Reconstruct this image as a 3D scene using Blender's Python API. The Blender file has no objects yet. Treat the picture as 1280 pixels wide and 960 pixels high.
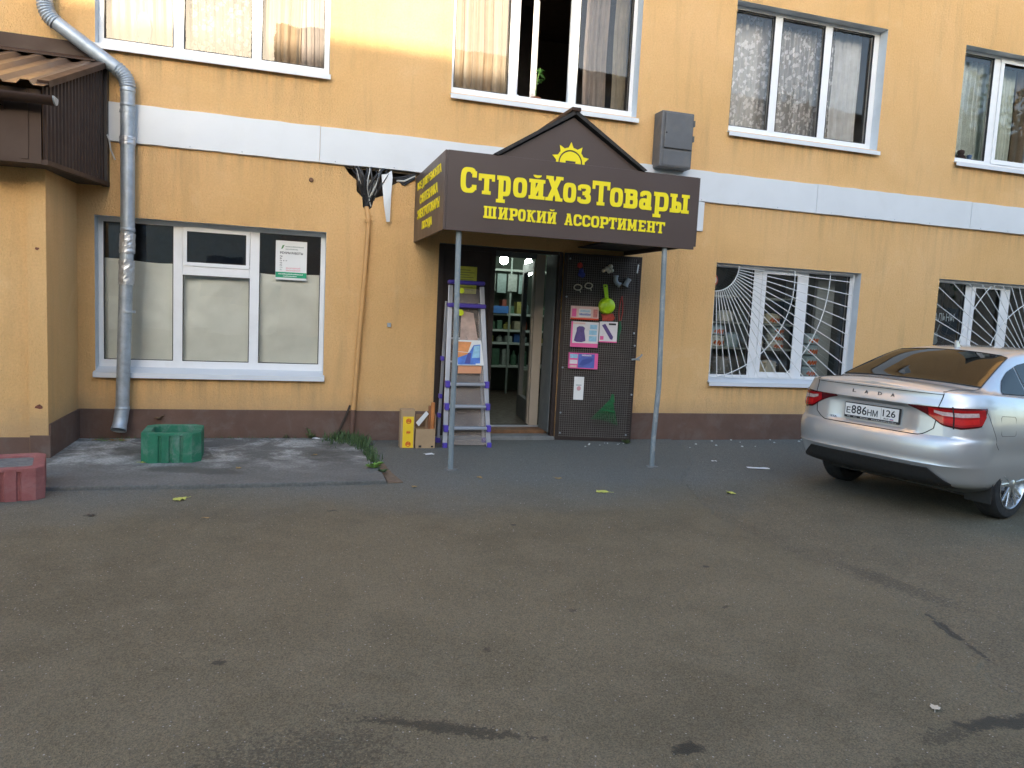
import bpy, bmesh, math, random
from mathutils import Vector, Matrix, noise
from mathutils.geometry import tessellate_polygon

random.seed(7)
scene = bpy.context.scene
COL = scene.collection
rad = math.radians

# ------------------------------------------------------------------ camera
cam_data = bpy.data.cameras.new('camera')
cam = bpy.data.objects.new('camera', cam_data)
COL.objects.link(cam)
scene.camera = cam
cam_data.sensor_width = 36.0
cam_data.lens = 926.2 / 1280 * 36.0
cam_data.clip_start = 0.05
cam_data.clip_end = 2000
YAW, PITCH, ROLL = 0.29878, 0.09857, 0.04962
_f = Vector((math.sin(YAW) * math.cos(PITCH), math.cos(YAW) * math.cos(PITCH), -math.sin(PITCH)))
_r = Vector((math.cos(YAW), -math.sin(YAW), 0))
_u = _r.cross(_f)
_r2 = _r * math.cos(ROLL) + _u * math.sin(ROLL)
_u2 = -_r * math.sin(ROLL) + _u * math.cos(ROLL)
cam.matrix_world = Matrix(((_r2.x, _u2.x, -_f.x, 0), (_r2.y, _u2.y, -_f.y, -8.4023), (_r2.z, _u2.z, -_f.z, 1.55), (0, 0, 0, 1)))

# ------------------------------------------------------------------ sky, sun, exposure
SUN_EL = rad(11)
SUN_AZ = rad(8)          # the sun stands behind the camera, a little to the left; rays run to +y
world = bpy.data.worlds.new('World')
scene.world = world
world.use_nodes = True
nt = world.node_tree
nt.nodes.clear()
wo = nt.nodes.new('ShaderNodeOutputWorld')
bg = nt.nodes.new('ShaderNodeBackground')
sky = nt.nodes.new('ShaderNodeTexSky')
sky.sky_type = 'NISHITA'
sky.sun_disc = False
sky.sun_elevation = SUN_EL
sky.sun_rotation = math.pi + SUN_AZ
sky.air_density = 1.0
sky.dust_density = 2.0
sky.ozone_density = 1.8
bg.inputs['Strength'].default_value = 0.15
nt.links.new(sky.outputs[0], bg.inputs[0])
nt.links.new(bg.outputs[0], wo.inputs[0])

sun_data = bpy.data.lights.new('sun', 'SUN')
sun_data.energy = 2.2
sun_data.angle = rad(0.5)
sun_data.color = (1.0, 0.86, 0.66)
sun = bpy.data.objects.new('sun', sun_data)
COL.objects.link(sun)
_sd = Vector((math.sin(SUN_AZ) * math.cos(SUN_EL), math.cos(SUN_AZ) * math.cos(SUN_EL), -math.sin(SUN_EL)))
sun.rotation_euler = _sd.to_track_quat('-Z', 'Y').to_euler()
sun.location = (-6, -30, 25)

scene.view_settings.view_transform = 'Standard'
scene.view_settings.look = 'None'
scene.view_settings.gamma = 1.0
scene.view_settings.exposure = 2.4
scene.cycles.max_bounces = 6
scene.cycles.diffuse_bounces = 3
scene.cycles.glossy_bounces = 3
scene.cycles.transparent_max_bounces = 12
scene.cycles.use_denoising = True
scene.cycles.sample_clamp_indirect = 8
scene.cycles.caustics_reflective = False
scene.cycles.blur_glossy = .6

# ------------------------------------------------------------------ mesh helpers
class MB:
    def __init__(s):
        s.v = []; s.f = []; s.m = []; s.cm = 0
    def add(s, vs, fs):
        o = len(s.v)
        s.v += [Vector(a) for a in vs]
        for f in fs:
            s.f.append([o + i for i in f]); s.m.append(s.cm)
        return s
    def box(s, x0, x1, y0, y1, z0, z1):
        vs = [(x, y, z) for z in (z0, z1) for y in (y0, y1) for x in (x0, x1)]
        return s.add(vs, [(0, 2, 3, 1), (4, 5, 7, 6), (0, 1, 5, 4), (2, 6, 7, 3), (0, 4, 6, 2), (1, 3, 7, 5)])
    def obox(s, c, size, M=None):
        M = M or Matrix.Identity(3)
        c = Vector(c); h = [a / 2 for a in size]
        vs = [c + M @ Vector((sx * h[0], sy * h[1], sz * h[2])) for sz in (-1, 1) for sy in (-1, 1) for sx in (-1, 1)]
        return s.add(vs, [(0, 2, 3, 1), (4, 5, 7, 6), (0, 1, 5, 4), (2, 6, 7, 3), (0, 4, 6, 2), (1, 3, 7, 5)])
    def bar(s, a, b, w, d, up=(0, 0, 1)):
        a = Vector(a); b = Vector(b); t = (b - a).normalized(); up = Vector(up)
        if abs(t.dot(up)) > .98: up = Vector((0, 1, 0))
        n = t.cross(up).normalized(); u = n.cross(t)
        vs = [p + n * (sx * w / 2) + u * (sy * d / 2) for p in (a, b) for sy in (-1, 1) for sx in (-1, 1)]
        return s.add(vs, [(0, 2, 3, 1), (4, 5, 7, 6), (0, 1, 5, 4), (2, 6, 7, 3), (0, 4, 6, 2), (1, 3, 7, 5)])
    def prism(s, pts, vec):
        pts = [Vector(p) for p in pts]; vec = Vector(vec); n = len(pts)
        vs = pts + [p + vec for p in pts]
        fs = [tuple(range(n))[::-1], tuple(range(n, 2 * n))] + [(i, (i + 1) % n, n + (i + 1) % n, n + i) for i in range(n)]
        return s.add(vs, fs)
    def tube(s, path, r, n=8, cap=True):
        path = [Vector(p) for p in path]
        m = len(path)
        rs = r if isinstance(r, (list, tuple)) else [r] * m
        t0 = (path[1] - path[0]).normalized()
        ref = Vector((0, 0, 1)) if abs(t0.z) < .9 else Vector((0, 1, 0))
        u = t0.cross(ref).normalized()
        vs = []
        for i, p in enumerate(path):
            t = (path[min(i + 1, m - 1)] - path[max(i - 1, 0)]).normalized()
            u = (u - t * u.dot(t)).normalized(); w = t.cross(u)
            for k in range(n):
                a = 2 * math.pi * k / n
                vs.append(p + (u * math.cos(a) + w * math.sin(a)) * rs[i])
        fs = []
        for i in range(m - 1):
            for k in range(n):
                fs.append((i * n + k, i * n + (k + 1) % n, (i + 1) * n + (k + 1) % n, (i + 1) * n + k))
        if cap:
            fs.append(tuple(range(n))[::-1]); fs.append(tuple(range((m - 1) * n, m * n)))
        return s.add(vs, fs)
    def lathe(s, prof, c, n=20, axis='z', M=None, cap=True):
        c = Vector(c); vs = []
        for (r, z) in prof:
            for k in range(n):
                a = 2 * math.pi * k / n
                if axis == 'z': q = Vector((r * math.cos(a), r * math.sin(a), z))
                elif axis == 'y': q = Vector((r * math.cos(a), z, r * math.sin(a)))
                else: q = Vector((z, r * math.cos(a), r * math.sin(a)))
                vs.append(c + (M @ q if M else q))
        fs = []
        for i in range(len(prof) - 1):
            for k in range(n):
                fs.append((i * n + k, i * n + (k + 1) % n, (i + 1) * n + (k + 1) % n, (i + 1) * n + k))
        if cap and prof[0][0] > 1e-6: fs.append(tuple(range(n))[::-1])
        if cap and prof[-1][0] > 1e-6: fs.append(tuple(range((len(prof) - 1) * n, len(prof) * n)))
        return s.add(vs, fs)
    def grid(s, nu, nv, fn, close=False):
        vs = [fn(i / nu, j / nv) for i in range(nu + 1) for j in range(nv + 1)]
        fs = [(i * (nv + 1) + j, (i + 1) * (nv + 1) + j, (i + 1) * (nv + 1) + j + 1, i * (nv + 1) + j + 1) for i in range(nu) for j in range(nv)]
        return s.add(vs, fs)
    def build(s, name, mat, parent=None, bevel=0, smooth=False, local=False, solid=0, recalc=True, origin=None, sharp=None):
        me = bpy.data.meshes.new(name)
        org = Vector((0, 0, 0))
        if parent is not None and not local:
            org = world_loc(parent)
        elif parent is None and not local:
            if origin is None:
                xs = [v.x for v in s.v]; ys = [v.y for v in s.v]; zs = [v.z for v in s.v]
                origin = ((min(xs) + max(xs)) / 2, (min(ys) + max(ys)) / 2, min(zs))
            org = Vector(origin)
        me.from_pydata([tuple(v - org) for v in s.v], [], s.f)
        mats = mat if isinstance(mat, (list, tuple)) else [mat]
        for m in mats: me.materials.append(m)
        if len(mats) > 1: me.polygons.foreach_set('material_index', s.m)
        if recalc:
            bm = bmesh.new(); bm.from_mesh(me)
            bmesh.ops.remove_doubles(bm, verts=bm.verts, dist=1e-5)
            bmesh.ops.recalc_face_normals(bm, faces=bm.faces)
            bm.to_mesh(me); bm.free()
        if smooth:
            me.polygons.foreach_set('use_smooth', [True] * len(me.polygons))
            me.set_sharp_from_angle(angle=rad(sharp or 38))
        o = bpy.data.objects.new(name, me)
        COL.objects.link(o)
        if parent is not None:
            o.parent = parent
        elif not local:
            o.location = org
        if solid:
            sm = o.modifiers.new('solid', 'SOLIDIFY'); sm.thickness = solid; sm.offset = 0
        if bevel:
            bv = o.modifiers.new('bevel', 'BEVEL'); bv.width = bevel; bv.segments = 2; bv.limit_method = 'ANGLE'; bv.angle_limit = rad(40)
        return o

def world_loc(o):
    l = Vector((0, 0, 0))
    while o is not None:
        l = l + o.location; o = o.parent
    return l

def thing(name, label, cat, loc=(0, 0, 0), group=None, rotz=0):
    o = bpy.data.objects.new(name, None); COL.objects.link(o)
    o.empty_display_size = .2
    o.location = loc; o.rotation_euler = (0, 0, rotz)
    return tag(o, label, cat, group)

def tag(o, label, cat, group=None):
    o['label'] = label; o['category'] = cat
    if group: o['group'] = group
    return o

def struct(o):
    o['kind'] = 'structure'; return o

def stuff(o):
    o['kind'] = 'stuff'; return o

def text_geo(body, size, extrude=0.001, offset=0.0, align='LEFT'):
    """(verts, faces) of a line of text in the xy plane"""
    cu = bpy.data.curves.new('txt', 'FONT')
    cu.body = body; cu.size = size; cu.extrude = extrude; cu.offset = offset; cu.align_x = align
    cu.resolution_u = 3
    o = bpy.data.objects.new('txt', cu); COL.objects.link(o)
    bpy.context.view_layer.update()
    me = bpy.data.meshes.new_from_object(o.evaluated_get(bpy.context.evaluated_depsgraph_get()))
    vs = [v.co.copy() for v in me.vertices]; fs = [tuple(p.vertices) for p in me.polygons]
    bpy.data.objects.remove(o); bpy.data.curves.remove(cu); bpy.data.meshes.remove(me)
    return vs, fs

def text_on(mb, body, M, width=None, height=None, extrude=.001, offset=0.0):
    """text fitted into width x height, its lower-left corner at the origin of matrix M (4x4)"""
    vs, fs = text_geo(body, 1.0, 0.5, offset)
    if not vs: return mb
    x0 = min(v.x for v in vs); x1 = max(v.x for v in vs); y0 = min(v.y for v in vs); y1 = max(v.y for v in vs)
    sx = width / (x1 - x0) if width else None
    sy = height / (y1 - y0) if height else sx
    sx = sx or sy
    return mb.add([M @ Vector(((v.x - x0) * sx, (v.y - y0) * sy, v.z * extrude)) for v in vs], fs)

def frameM(o, xdir, ydir):
    x = Vector(xdir).normalized(); y = Vector(ydir).normalized(); z = x.cross(y)
    return Matrix(((x.x, y.x, z.x, o[0]), (x.y, y.y, z.y, o[1]), (x.z, y.z, z.z, o[2]), (0, 0, 0, 1)))

# ------------------------------------------------------------------ materials
MATS = {}
def newmat(name):
    m = bpy.data.materials.new(name); m.use_nodes = True
    n = m.node_tree; b = n.nodes['Principled BSDF']
    return m, n, b

def N(n, t, **k):
    q = n.nodes.new(t)
    for a, v in k.items():
        if a in q.inputs: q.inputs[a].default_value = v
        else: setattr(q, a, v)
    return q

def ramp(n, src, stops):
    r = n.nodes.new('ShaderNodeValToRGB')
    el = r.color_ramp.elements
    while len(el) > 1: el.remove(el[0])
    el[0].position = stops[0][0]; el[0].color = stops[0][1] if len(stops[0][1]) == 4 else (*stops[0][1], 1)
    for p, c in stops[1:]:
        e = el.new(p); e.color = c if len(c) == 4 else (*c, 1)
    n.links.new(src, r.inputs[0])
    return r.outputs[0]

def mixc(n, fac, a, b, blend='MIX'):
    q = n.nodes.new('ShaderNodeMix'); q.data_type = 'RGBA'; q.blend_type = blend
    for sock, val in ((0, fac), (6, a), (7, b)):
        if hasattr(val, 'is_linked') or hasattr(val, 'links'): n.links.new(val, q.inputs[sock])
        elif isinstance(val, (int, float)): q.inputs[sock].default_value = val
        else: q.inputs[sock].default_value = (*val, 1) if len(val) == 3 else val
    return q.outputs[2]

def math_(n, op, a, b=0.0, clamp=False):
    q = n.nodes.new('ShaderNodeMath'); q.operation = op; q.use_clamp = clamp
    for i, v in enumerate((a, b)):
        if hasattr(v, 'links'): n.links.new(v, q.inputs[i])
        else: q.inputs[i].default_value = v
    return q.outputs[0]

def tex_noise(n, vec, scale, detail=4, rough=.55, dist=0):
    t = N(n, 'ShaderNodeTexNoise', Scale=scale, Detail=detail, Roughness=rough, Distortion=dist)
    n.links.new(vec, t.inputs['Vector']); return t.outputs[0]

def bump(n, b, h, strength, dist):
    q = N(n, 'ShaderNodeBump', Strength=strength, Distance=dist)
    n.links.new(h, q.inputs['Height']); n.links.new(q.outputs[0], b.inputs['Normal']); return q

def M(name, col=(.5, .5, .5), rough=.5, metal=0.0, var=.12, vscale=6.0, bumps=0.0, bscale=80.0, spec=.5, dirt=0.0, dirtcol=(.12, .1, .08), coat=0.0, world_co=False, emit=None):
    if name in MATS: return MATS[name]
    m, n, b = newmat(name)
    tc = n.nodes.new('ShaderNodeTexCoord')
    if world_co:
        g = n.nodes.new('ShaderNodeNewGeometry'); vec = g.outputs['Position']
    else: vec = tc.outputs['Object']
    nz = tex_noise(n, vec, vscale, 5, .6)
    c = ramp(n, nz, [(.25, tuple(x * (1 - var) for x in col)), (.75, tuple(min(1, x * (1 + var)) for x in col))])
    if dirt:
        d = tex_noise(n, vec, vscale * .7 + 1.3, 8, .7, .6)
        dm = ramp(n, d, [(.5, (0, 0, 0)), (.72, (dirt, dirt, dirt))])
        c = mixc(n, dm, c, dirtcol)
    n.links.new(c, b.inputs['Base Color'])
    b.inputs['Metallic'].default_value = metal
    b.inputs['Specular IOR Level'].default_value = spec
    rn = ramp(n, tex_noise(n, vec, vscale * 2.3, 4), [(.3, (rough * .85,) * 3), (.7, (min(1, rough * 1.18),) * 3)])
    n.links.new(rn, b.inputs['Roughness'])
    if coat: b.inputs['Coat Weight'].default_value = coat; b.inputs['Coat Roughness'].default_value = .03
    if bumps: bump(n, b, tex_noise(n, vec, bscale, 4, .6), 1.0, bumps)
    if emit:
        b.inputs['Emission Color'].default_value = (*emit[0], 1); b.inputs['Emission Strength'].default_value = emit[1]
    MATS[name] = m
    return m

def stucco_material():
    m, n, b = newmat('stucco')
    g = n.nodes.new('ShaderNodeNewGeometry'); vec = g.outputs['Position']
    big = tex_noise(n, vec, .55, 6, .6, .3)
    c = ramp(n, big, [(.3, (.75, .45, .185)), (.5, (.81, .50, .22)), (.72, (.85, .54, .26))])
    fine = tex_noise(n, vec, 55, 5, .65)
    c = mixc(n, ramp(n, fine, [(.3, (.35, .35, .35)), (.62, (0, 0, 0))]), c, (.55, .32, .12))
    # rain streaks and dirt patches
    mp = N(n, 'ShaderNodeMapping'); mp.inputs['Scale'].default_value = (5, 5, .55); n.links.new(vec, mp.inputs[0])
    st = tex_noise(n, mp.outputs[0], 1.1, 7, .62, .3)
    c = mixc(n, ramp(n, st, [(.52, (0, 0, 0)), (.8, (.4, .4, .4))]), c, (.44, .28, .135))
    pa = tex_noise(n, vec, 1.7, 9, .72, .8)
    c = mixc(n, ramp(n, pa, [(.56, (0, 0, 0)), (.75, (.35, .35, .35))]), c, (.86, .62, .34))
    # rain run-off below sills and belt course, splash dirt above the plinth
    sp_ = n.nodes.new('ShaderNodeSeparateXYZ'); n.links.new(vec, sp_.inputs[0])
    mq = N(n, 'ShaderNodeMapping'); mq.inputs['Scale'].default_value = (11, 11, .35); n.links.new(vec, mq.inputs[0])
    run = ramp(n, tex_noise(n, mq.outputs[0], 1.0, 5, .65), [(.42, (0, 0, 0)), (.7, (1, 1, 1))])
    tot = None
    bay = math_(n, 'FRACT', math_(n, 'MULTIPLY', math_(n, 'ADD', sp_.outputs[0], 1.86), 1 / 3.556))
    bay = ramp(n, bay, [(0, (0, 0, 0)), (.02, (1, 1, 1)), (.62, (1, 1, 1)), (.65, (0, 0, 0))])
    for zt in (.70, 3.02, 3.90):
        d = math_(n, 'MULTIPLY', math_(n, 'SUBTRACT', zt, sp_.outputs[2]), 1.6)
        q = ramp(n, d, [(0, (0, 0, 0)), (.015, (.75, .75, .75)), (.25, (.3, .3, .3)), (.6, (0, 0, 0))])
        q = math_(n, 'MULTIPLY', q, bay) if zt != 3.02 else math_(n, 'MULTIPLY', q, .7)
        tot = q if tot is None else math_(n, 'MAXIMUM', tot, q)
    c = mixc(n, math_(n, 'MULTIPLY', run, tot), c, (.36, .25, .14))
    spl = ramp(n, math_(n, 'ADD', sp_.outputs[2], math_(n, 'MULTIPLY', tex_noise(n, vec, 6, 6, .7), .35)), [(.50, (.5, .5, .5)), (.72, (0, 0, 0))])
    c = mixc(n, spl, c, (.42, .29, .17))
    n.links.new(c, b.inputs['Base Color'])
    b.inputs['Roughness'].default_value = .9
    b.inputs['Specular IOR Level'].default_value = .25
    # bark-beetle render: short grooves on a grainy ground
    mg = N(n, 'ShaderNodeMapping'); mg.inputs['Scale'].default_value = (1, 1, .45); n.links.new(vec, mg.inputs[0])
    h1 = tex_noise(n, mg.outputs[0], 62, 3, .6, 1.2)
    h2 = tex_noise(n, vec, 170, 3, .6)
    h = math_(n, 'ADD', math_(n, 'MULTIPLY', h1, .75), math_(n, 'MULTIPLY', h2, .3))
    h = math_(n, 'ADD', h, math_(n, 'MULTIPLY', tex_noise(n, vec, 2.2, 3), .8))
    bump(n, b, h, 1.0, .02)
    MATS['stucco'] = m
    return m

def glass_material(name, tint=(1, 1, 1), ior=1.5, extra=0.0):
    """thin clear pane: mirror-like by Fresnel, the rest passes straight through"""
    m = bpy.data.materials.new(name); m.use_nodes = True
    n = m.node_tree; n.nodes.clear()
    o = n.nodes.new('ShaderNodeOutputMaterial')
    tr = N(n, 'ShaderNodeBsdfTransparent'); tr.inputs[0].default_value = (*tint, 1)
    gl = N(n, 'ShaderNodeBsdfGlossy'); gl.inputs['Roughness'].default_value = .01; gl.inputs[0].default_value = (.95, .97, 1, 1)
    fr = N(n, 'ShaderNodeFresnel', IOR=ior)
    tcd = n.nodes.new('ShaderNodeTexCoord')
    bp = N(n, 'ShaderNodeBump', Strength=.12, Distance=.01)
    n.links.new(tex_noise(n, tcd.outputs['Object'], 1.6, 2), bp.inputs['Height'])
    n.links.new(bp.outputs[0], gl.inputs['Normal'])
    mx = n.nodes.new('ShaderNodeMixShader')
    n.links.new(math_(n, 'ADD', math_(n, 'MULTIPLY', fr.outputs[0], 1.0), extra, True), mx.inputs[0])
    n.links.new(tr.outputs[0], mx.inputs[1]); n.links.new(gl.outputs[0], mx.inputs[2])
    n.links.new(mx.outputs[0], o.inputs[0])
    MATS[name] = m
    return m

def fabric_material(name, col, lace=None, trans=.5, opac=1.0, col2=None, stripes=0):
    m = bpy.data.materials.new(name); m.use_nodes = True
    n = m.node_tree; n.nodes.clear()
    o = n.nodes.new('ShaderNodeOutputMaterial')
    tc = n.nodes.new('ShaderNodeTexCoord'); vec = tc.outputs['Object']
    nz = tex_noise(n, vec, 7, 5)
    c = ramp(n, nz, [(.3, tuple(x * .86 for x in col)), (.7, tuple(min(1, x * 1.08) for x in col))])
    if col2:
        mp = N(n, 'ShaderNodeMapping'); mp.inputs['Scale'].default_value = (stripes or 3, 1, .02); n.links.new(vec, mp.inputs[0])
        c = mixc(n, ramp(n, tex_noise(n, mp.outputs[0], 1.0, 3, .6), [(.45, (0, 0, 0)), (.56, (1, 1, 1))]), c, col2)
    df = n.nodes.new('ShaderNodeBsdfDiffuse'); tl = n.nodes.new('ShaderNodeBsdfTranslucent')
    n.links.new(c, df.inputs[0]); n.links.new(c, tl.inputs[0])
    mx = n.nodes.new('ShaderNodeMixShader'); mx.inputs[0].default_value = trans
    n.links.new(df.outputs[0], mx.inputs[1]); n.links.new(tl.outputs[0], mx.inputs[2])
    out = mx.outputs[0]
    if lace:
        tr = n.nodes.new('ShaderNodeBsdfTransparent')
        m2 = n.nodes.new('ShaderNodeMixShader')
        if lace == 'flower':
            vo = N(n, 'ShaderNodeTexVoronoi', Scale=14.0); 
            wv = tex_noise(n, vec, 44, 2, .5)
            n.links.new(vec, vo.inputs['Vector'])
            d = math_(n, 'ADD', vo.outputs['Distance'], math_(n, 'MULTIPLY', math_(n, 'SUBTRACT', wv, .5), .9))
            lo = ramp(n, d, [(.36, (.95, .95, .95)), (.46, (opac, opac, opac))])
        else:
            vo = N(n, 'ShaderNodeTexVoronoi', Scale=70.0); n.links.new(vec, vo.inputs['Vector'])
            lo = ramp(n, vo.outputs['Distance'], [(.3, (opac, opac, opac)), (.5, (.85, .85, .85))])
        n.links.new(lo, m2.inputs[0]); n.links.new(tr.outputs[0], m2.inputs[1]); n.links.new(out, m2.inputs[2])
        out = m2.outputs[0]
    n.links.new(out, o.inputs[0])
    MATS[name] = m
    return m

def asphalt_material(name, col, dusty, rough_scale, wet=True, apron=False):
    m, n, b = newmat(name)
    g = n.nodes.new('ShaderNodeNewGeometry'); vec = g.outputs['Position']
    big = tex_noise(n, vec, .5, 7, .62, .4)
    c = ramp(n, big, [(.32, tuple(x * .82 for x in col)), (.68, tuple(x * 1.16 for x in col))])
    mid = tex_noise(n, vec, 2.6, 8, .66, .3)
    c = mixc(n, ramp(n, mid, [(.4, (0, 0, 0)), (.68, (.7, .7, .7))]), c, dusty)
    if apron:
        # clean grey asphalt near the door, dust-brown further out in the yard
        sx = n.nodes.new('ShaderNodeSeparateXYZ'); n.links.new(vec, sx.inputs[0])
        e = math_(n, 'ADD', sx.outputs[1], math_(n, 'MULTIPLY', math_(n, 'SUBTRACT', tex_noise(n, vec, .9, 5), .5), 2.2))
        fa = ramp(n, math_(n, 'MULTIPLY', math_(n, 'ADD', e, 4.0), .25), [(.2, (0, 0, 0)), (.5, (1, 1, 1))])
        c = mixc(n, fa, c, (.160, .158, .138))
    sp = N(n, 'ShaderNodeTexVoronoi', Scale=rough_scale); n.links.new(vec, sp.inputs['Vector'])
    c = mixc(n, .55, c, mixc(n, 1.0, c, ramp(n, sp.outputs['Color'], [(.1, (.4, .4, .4)), (.55, (1, 1, 1)), (.97, (1.7, 1.68, 1.6))]), 'MULTIPLY'))
    # single pale stones
    s2 = N(n, 'ShaderNodeTexVoronoi', Scale=46.0); n.links.new(vec, s2.inputs['Vector'])
    rnd = n.nodes.new('ShaderNodeSeparateColor'); n.links.new(s2.outputs['Color'], rnd.inputs[0])
    near = ramp(n, s2.outputs['Distance'], [(.11, (1, 1, 1)), (.19, (0, 0, 0))])
    pick = ramp(n, rnd.outputs[0], [(.82, (0, 0, 0)), (.9, (1, 1, 1))])
    c = mixc(n, math_(n, 'MULTIPLY', near, pick), c, (.40, .38, .35))
    rough = .88
    if wet:
        tot = None
        shared = {1: tex_noise(n, vec, 16, 5, .7), 2: tex_noise(n, vec, 40, 4, .7)}
        for (sxp, syp, rx, ry, ang, amp, ns) in STAINS:
            mp = N(n, 'ShaderNodeMapping'); mp.vector_type = 'TEXTURE'
            mp.inputs['Location'].default_value = (sxp, syp, 0); mp.inputs['Rotation'].default_value = (0, 0, ang); mp.inputs['Scale'].default_value = (rx, ry, 1)
            n.links.new(vec, mp.inputs[0])
            ln = n.nodes.new('ShaderNodeVectorMath'); ln.operation = 'LENGTH'; n.links.new(mp.outputs[0], ln.inputs[0])
            dd = math_(n, 'ADD', ln.outputs['Value'], math_(n, 'MULTIPLY', math_(n, 'SUBTRACT', shared[1 if ns < 28 else 2], .5), 2.6))
            mk = math_(n, 'MULTIPLY', ramp(n, dd, [(.55, (1, 1, 1)), (.95, (0, 0, 0))]), amp)
            tot = mk if tot is None else math_(n, 'MAXIMUM', tot, mk)
        gate = ramp(n, math_(n, 'ADD', tot, math_(n, 'MULTIPLY', math_(n, 'SUBTRACT', tex_noise(n, vec, 75, 3, .6), .5), 1.5)), [(.38, (0, 0, 0)), (.6, (1, 1, 1))])
        tot = math_(n, 'MULTIPLY', tot, gate)
        c = mixc(n, tot, c, (.030, .029, .022))
        rr = math_(n, 'SUBTRACT', rough, math_(n, 'MULTIPLY', tot, .25))
        n.links.new(rr, b.inputs['Roughness'])
    else:
        b.inputs['Roughness'].default_value = rough
    n.links.new(c, b.inputs['Base Color'])
    b.inputs['Specular IOR Level'].default_value = .3
    h = math_(n, 'ADD', math_(n, 'MULTIPLY', sp.outputs['Distance'], 1.0), math_(n, 'MULTIPLY', tex_noise(n, vec, 260, 3, .6), .5))
    h = math_(n, 'ADD', h, math_(n, 'MULTIPLY', tex_noise(n, vec, 7, 4), .8))
    bump(n, b, h, .8, .006)
    MATS[name] = m
    return m

# damp stains: x, y, half-length, half-width, angle, strength, noise scale
STAINS = [(3.33, -5.52, .22, .05, -1.85, .9, 14), (3.27, -5.75, .13, .02, -1.9, .8, 30), (1.40, -6.19, .075, .05, .1, .95, 26),
          (2.78, -6.30, .34, .06, -.05, .9, 16), (2.45, -6.33, .2, .06, .1, .6, 34), (.2, -5.7, .13, .09, -.3, .45, 26),
          (.6, -5.88, .45, .05, -.42, .75, 46), (.05, -5.95, .5, .25, .1, .55, 44), (2.3, -6.5, .5, .12, .05, .5, 40), (3.6, -4.9, .14, .6, .2, .55, 34),
          (1.2, -5.0, .5, .06, .5, .2, 20), (2.55, -4.45, .03, .02, 0, .9, 30), (1.6, -3.42, .03, .025, 0, .9, 30), (-.25, -5.2, .04, .025, 0, .8, 30),
          (.35, -2.9, .06, .03, .4, .7, 30), (1.45, -4.95, .035, .025, 0, .7, 30), (2.3, -5.05, .05, .02, .3, .7, 30), (.9, -5.3, .03, .03, 0, .7, 30)]
stucco = stucco_material()
plinth_m = M('plinth_paint', (.125, .072, .052), .8, var=.2, vscale=2.5, bumps=.004, bscale=45, dirt=.55, dirtcol=(.17, .14, .12), world_co=True)
pvc = M('white_pvc', (.80, .81, .82), .35, var=.03, vscale=3, dirt=.12, dirtcol=(.4, .38, .34), world_co=True)
reveal_m = M('reveal_paint', (.66, .69, .72), .75, var=.07, vscale=4, dirt=.25, dirtcol=(.42, .42, .42), bumps=.002, world_co=True)
band_m = M('white_sheet', (.64, .665, .69), .42, var=.04, vscale=1.5, dirt=.15, dirtcol=(.5, .5, .48), bumps=.004, bscale=2.0, world_co=True)
galv = M('galvanised_steel', (.40, .45, .50), .52, .6, var=.25, vscale=9, dirt=.4, dirtcol=(.25, .25, .25), bumps=.002, bscale=14)
brown_metal = M('brown_sheet', (.062, .036, .025), .55, var=.15, vscale=3, spec=.22, dirt=.25, dirtcol=(.09, .065, .05))
sign_brown = M('sign_brown', (.078, .053, .045), .42, var=.05, vscale=1.2, dirt=.1, dirtcol=(.10, .08, .075))
sign_yellow = M('sign_yellow', (.90, .74, .008), .5, var=.03)
roof_dark = M('roof_felt', (.03, .026, .024), .8, var=.3, vscale=14, bumps=.004)
post_m = M('grey_post_paint', (.20, .235, .25), .55, var=.12, vscale=8, dirt=.7, dirtcol=(.42, .42, .40))
door_brown = M('door_brown', (.022, .012, .009), .6, var=.25, vscale=4, dirt=.25, dirtcol=(.05, .035, .03))
mesh_m = M('mesh_wire', (.19, .175, .16), .6, .3, var=.2)
inner_grey = M('inner_grey', (.13, .14, .14), .6, var=.1, vscale=3, dirt=.5, dirtcol=(.26, .25, .23), world_co=True)
inner_beige = M('inner_beige', (.42, .36, .29), .6, var=.06, vscale=3)
concrete = M('concrete', (.20, .20, .19), .9, var=.2, vscale=3, bumps=.006, bscale=70, dirt=.6, dirtcol=(.09, .085, .075))
wood = M('old_wood', (.20, .10, .045), .7, var=.35, vscale=12, dirt=.5, dirtcol=(.06, .045, .03))
alu = M('aluminium', (.50, .52, .57), .35, .8, var=.08)
purple = M('purple_plastic', (.085, .055, .38), .45, var=.08)
cardboard = M('cardboard', (.40, .27, .15), .85, var=.1, vscale=9, dirt=.12, dirtcol=(.25, .16, .09))
card_dark = M('cardboard_inside', (.26, .16, .09), .9, var=.1)
yellow_print = M('yellow_print', (.85, .56, .02), .6, var=.06)
red_print = M('red_print', (.65, .06, .02), .6, var=.1)
green_conc = M('green_concrete', (.022, .155, .082), .85, var=.25, vscale=5, bumps=.006, bscale=55, dirt=.75, dirtcol=(.20, .25, .22))
red_conc = M('red_concrete', (.27, .088, .08), .9, var=.18, vscale=5, bumps=.006, bscale=55, dirt=.4, dirtcol=(.36, .20, .19))
soil = M('soil_fill', (.16, .16, .155), .95, var=.4, vscale=16, bumps=.02, bscale=40)
paper_w = M('white_paper', (.78, .78, .76), .8, var=.03)
paper_wrap = M('wrapping_paper', (.92, .94, .88), .85, var=.08, vscale=3.2)
yellow_paper = M('yellow_paper', (.55, .52, .07), .8, var=.12, vscale=20)
neon = M('neon_tag', (.72, .82, .02), .7, var=.05)
ink = M('black_ink', (.02, .02, .022), .7, var=.1)
grey_ink = M('grey_ink', (.32, .36, .34), .7, var=.1)
pink_ink = M('pink_ink', (.75, .22, .30), .7)
green_ink = M('green_ink', (.02, .33, .16), .7)
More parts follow.
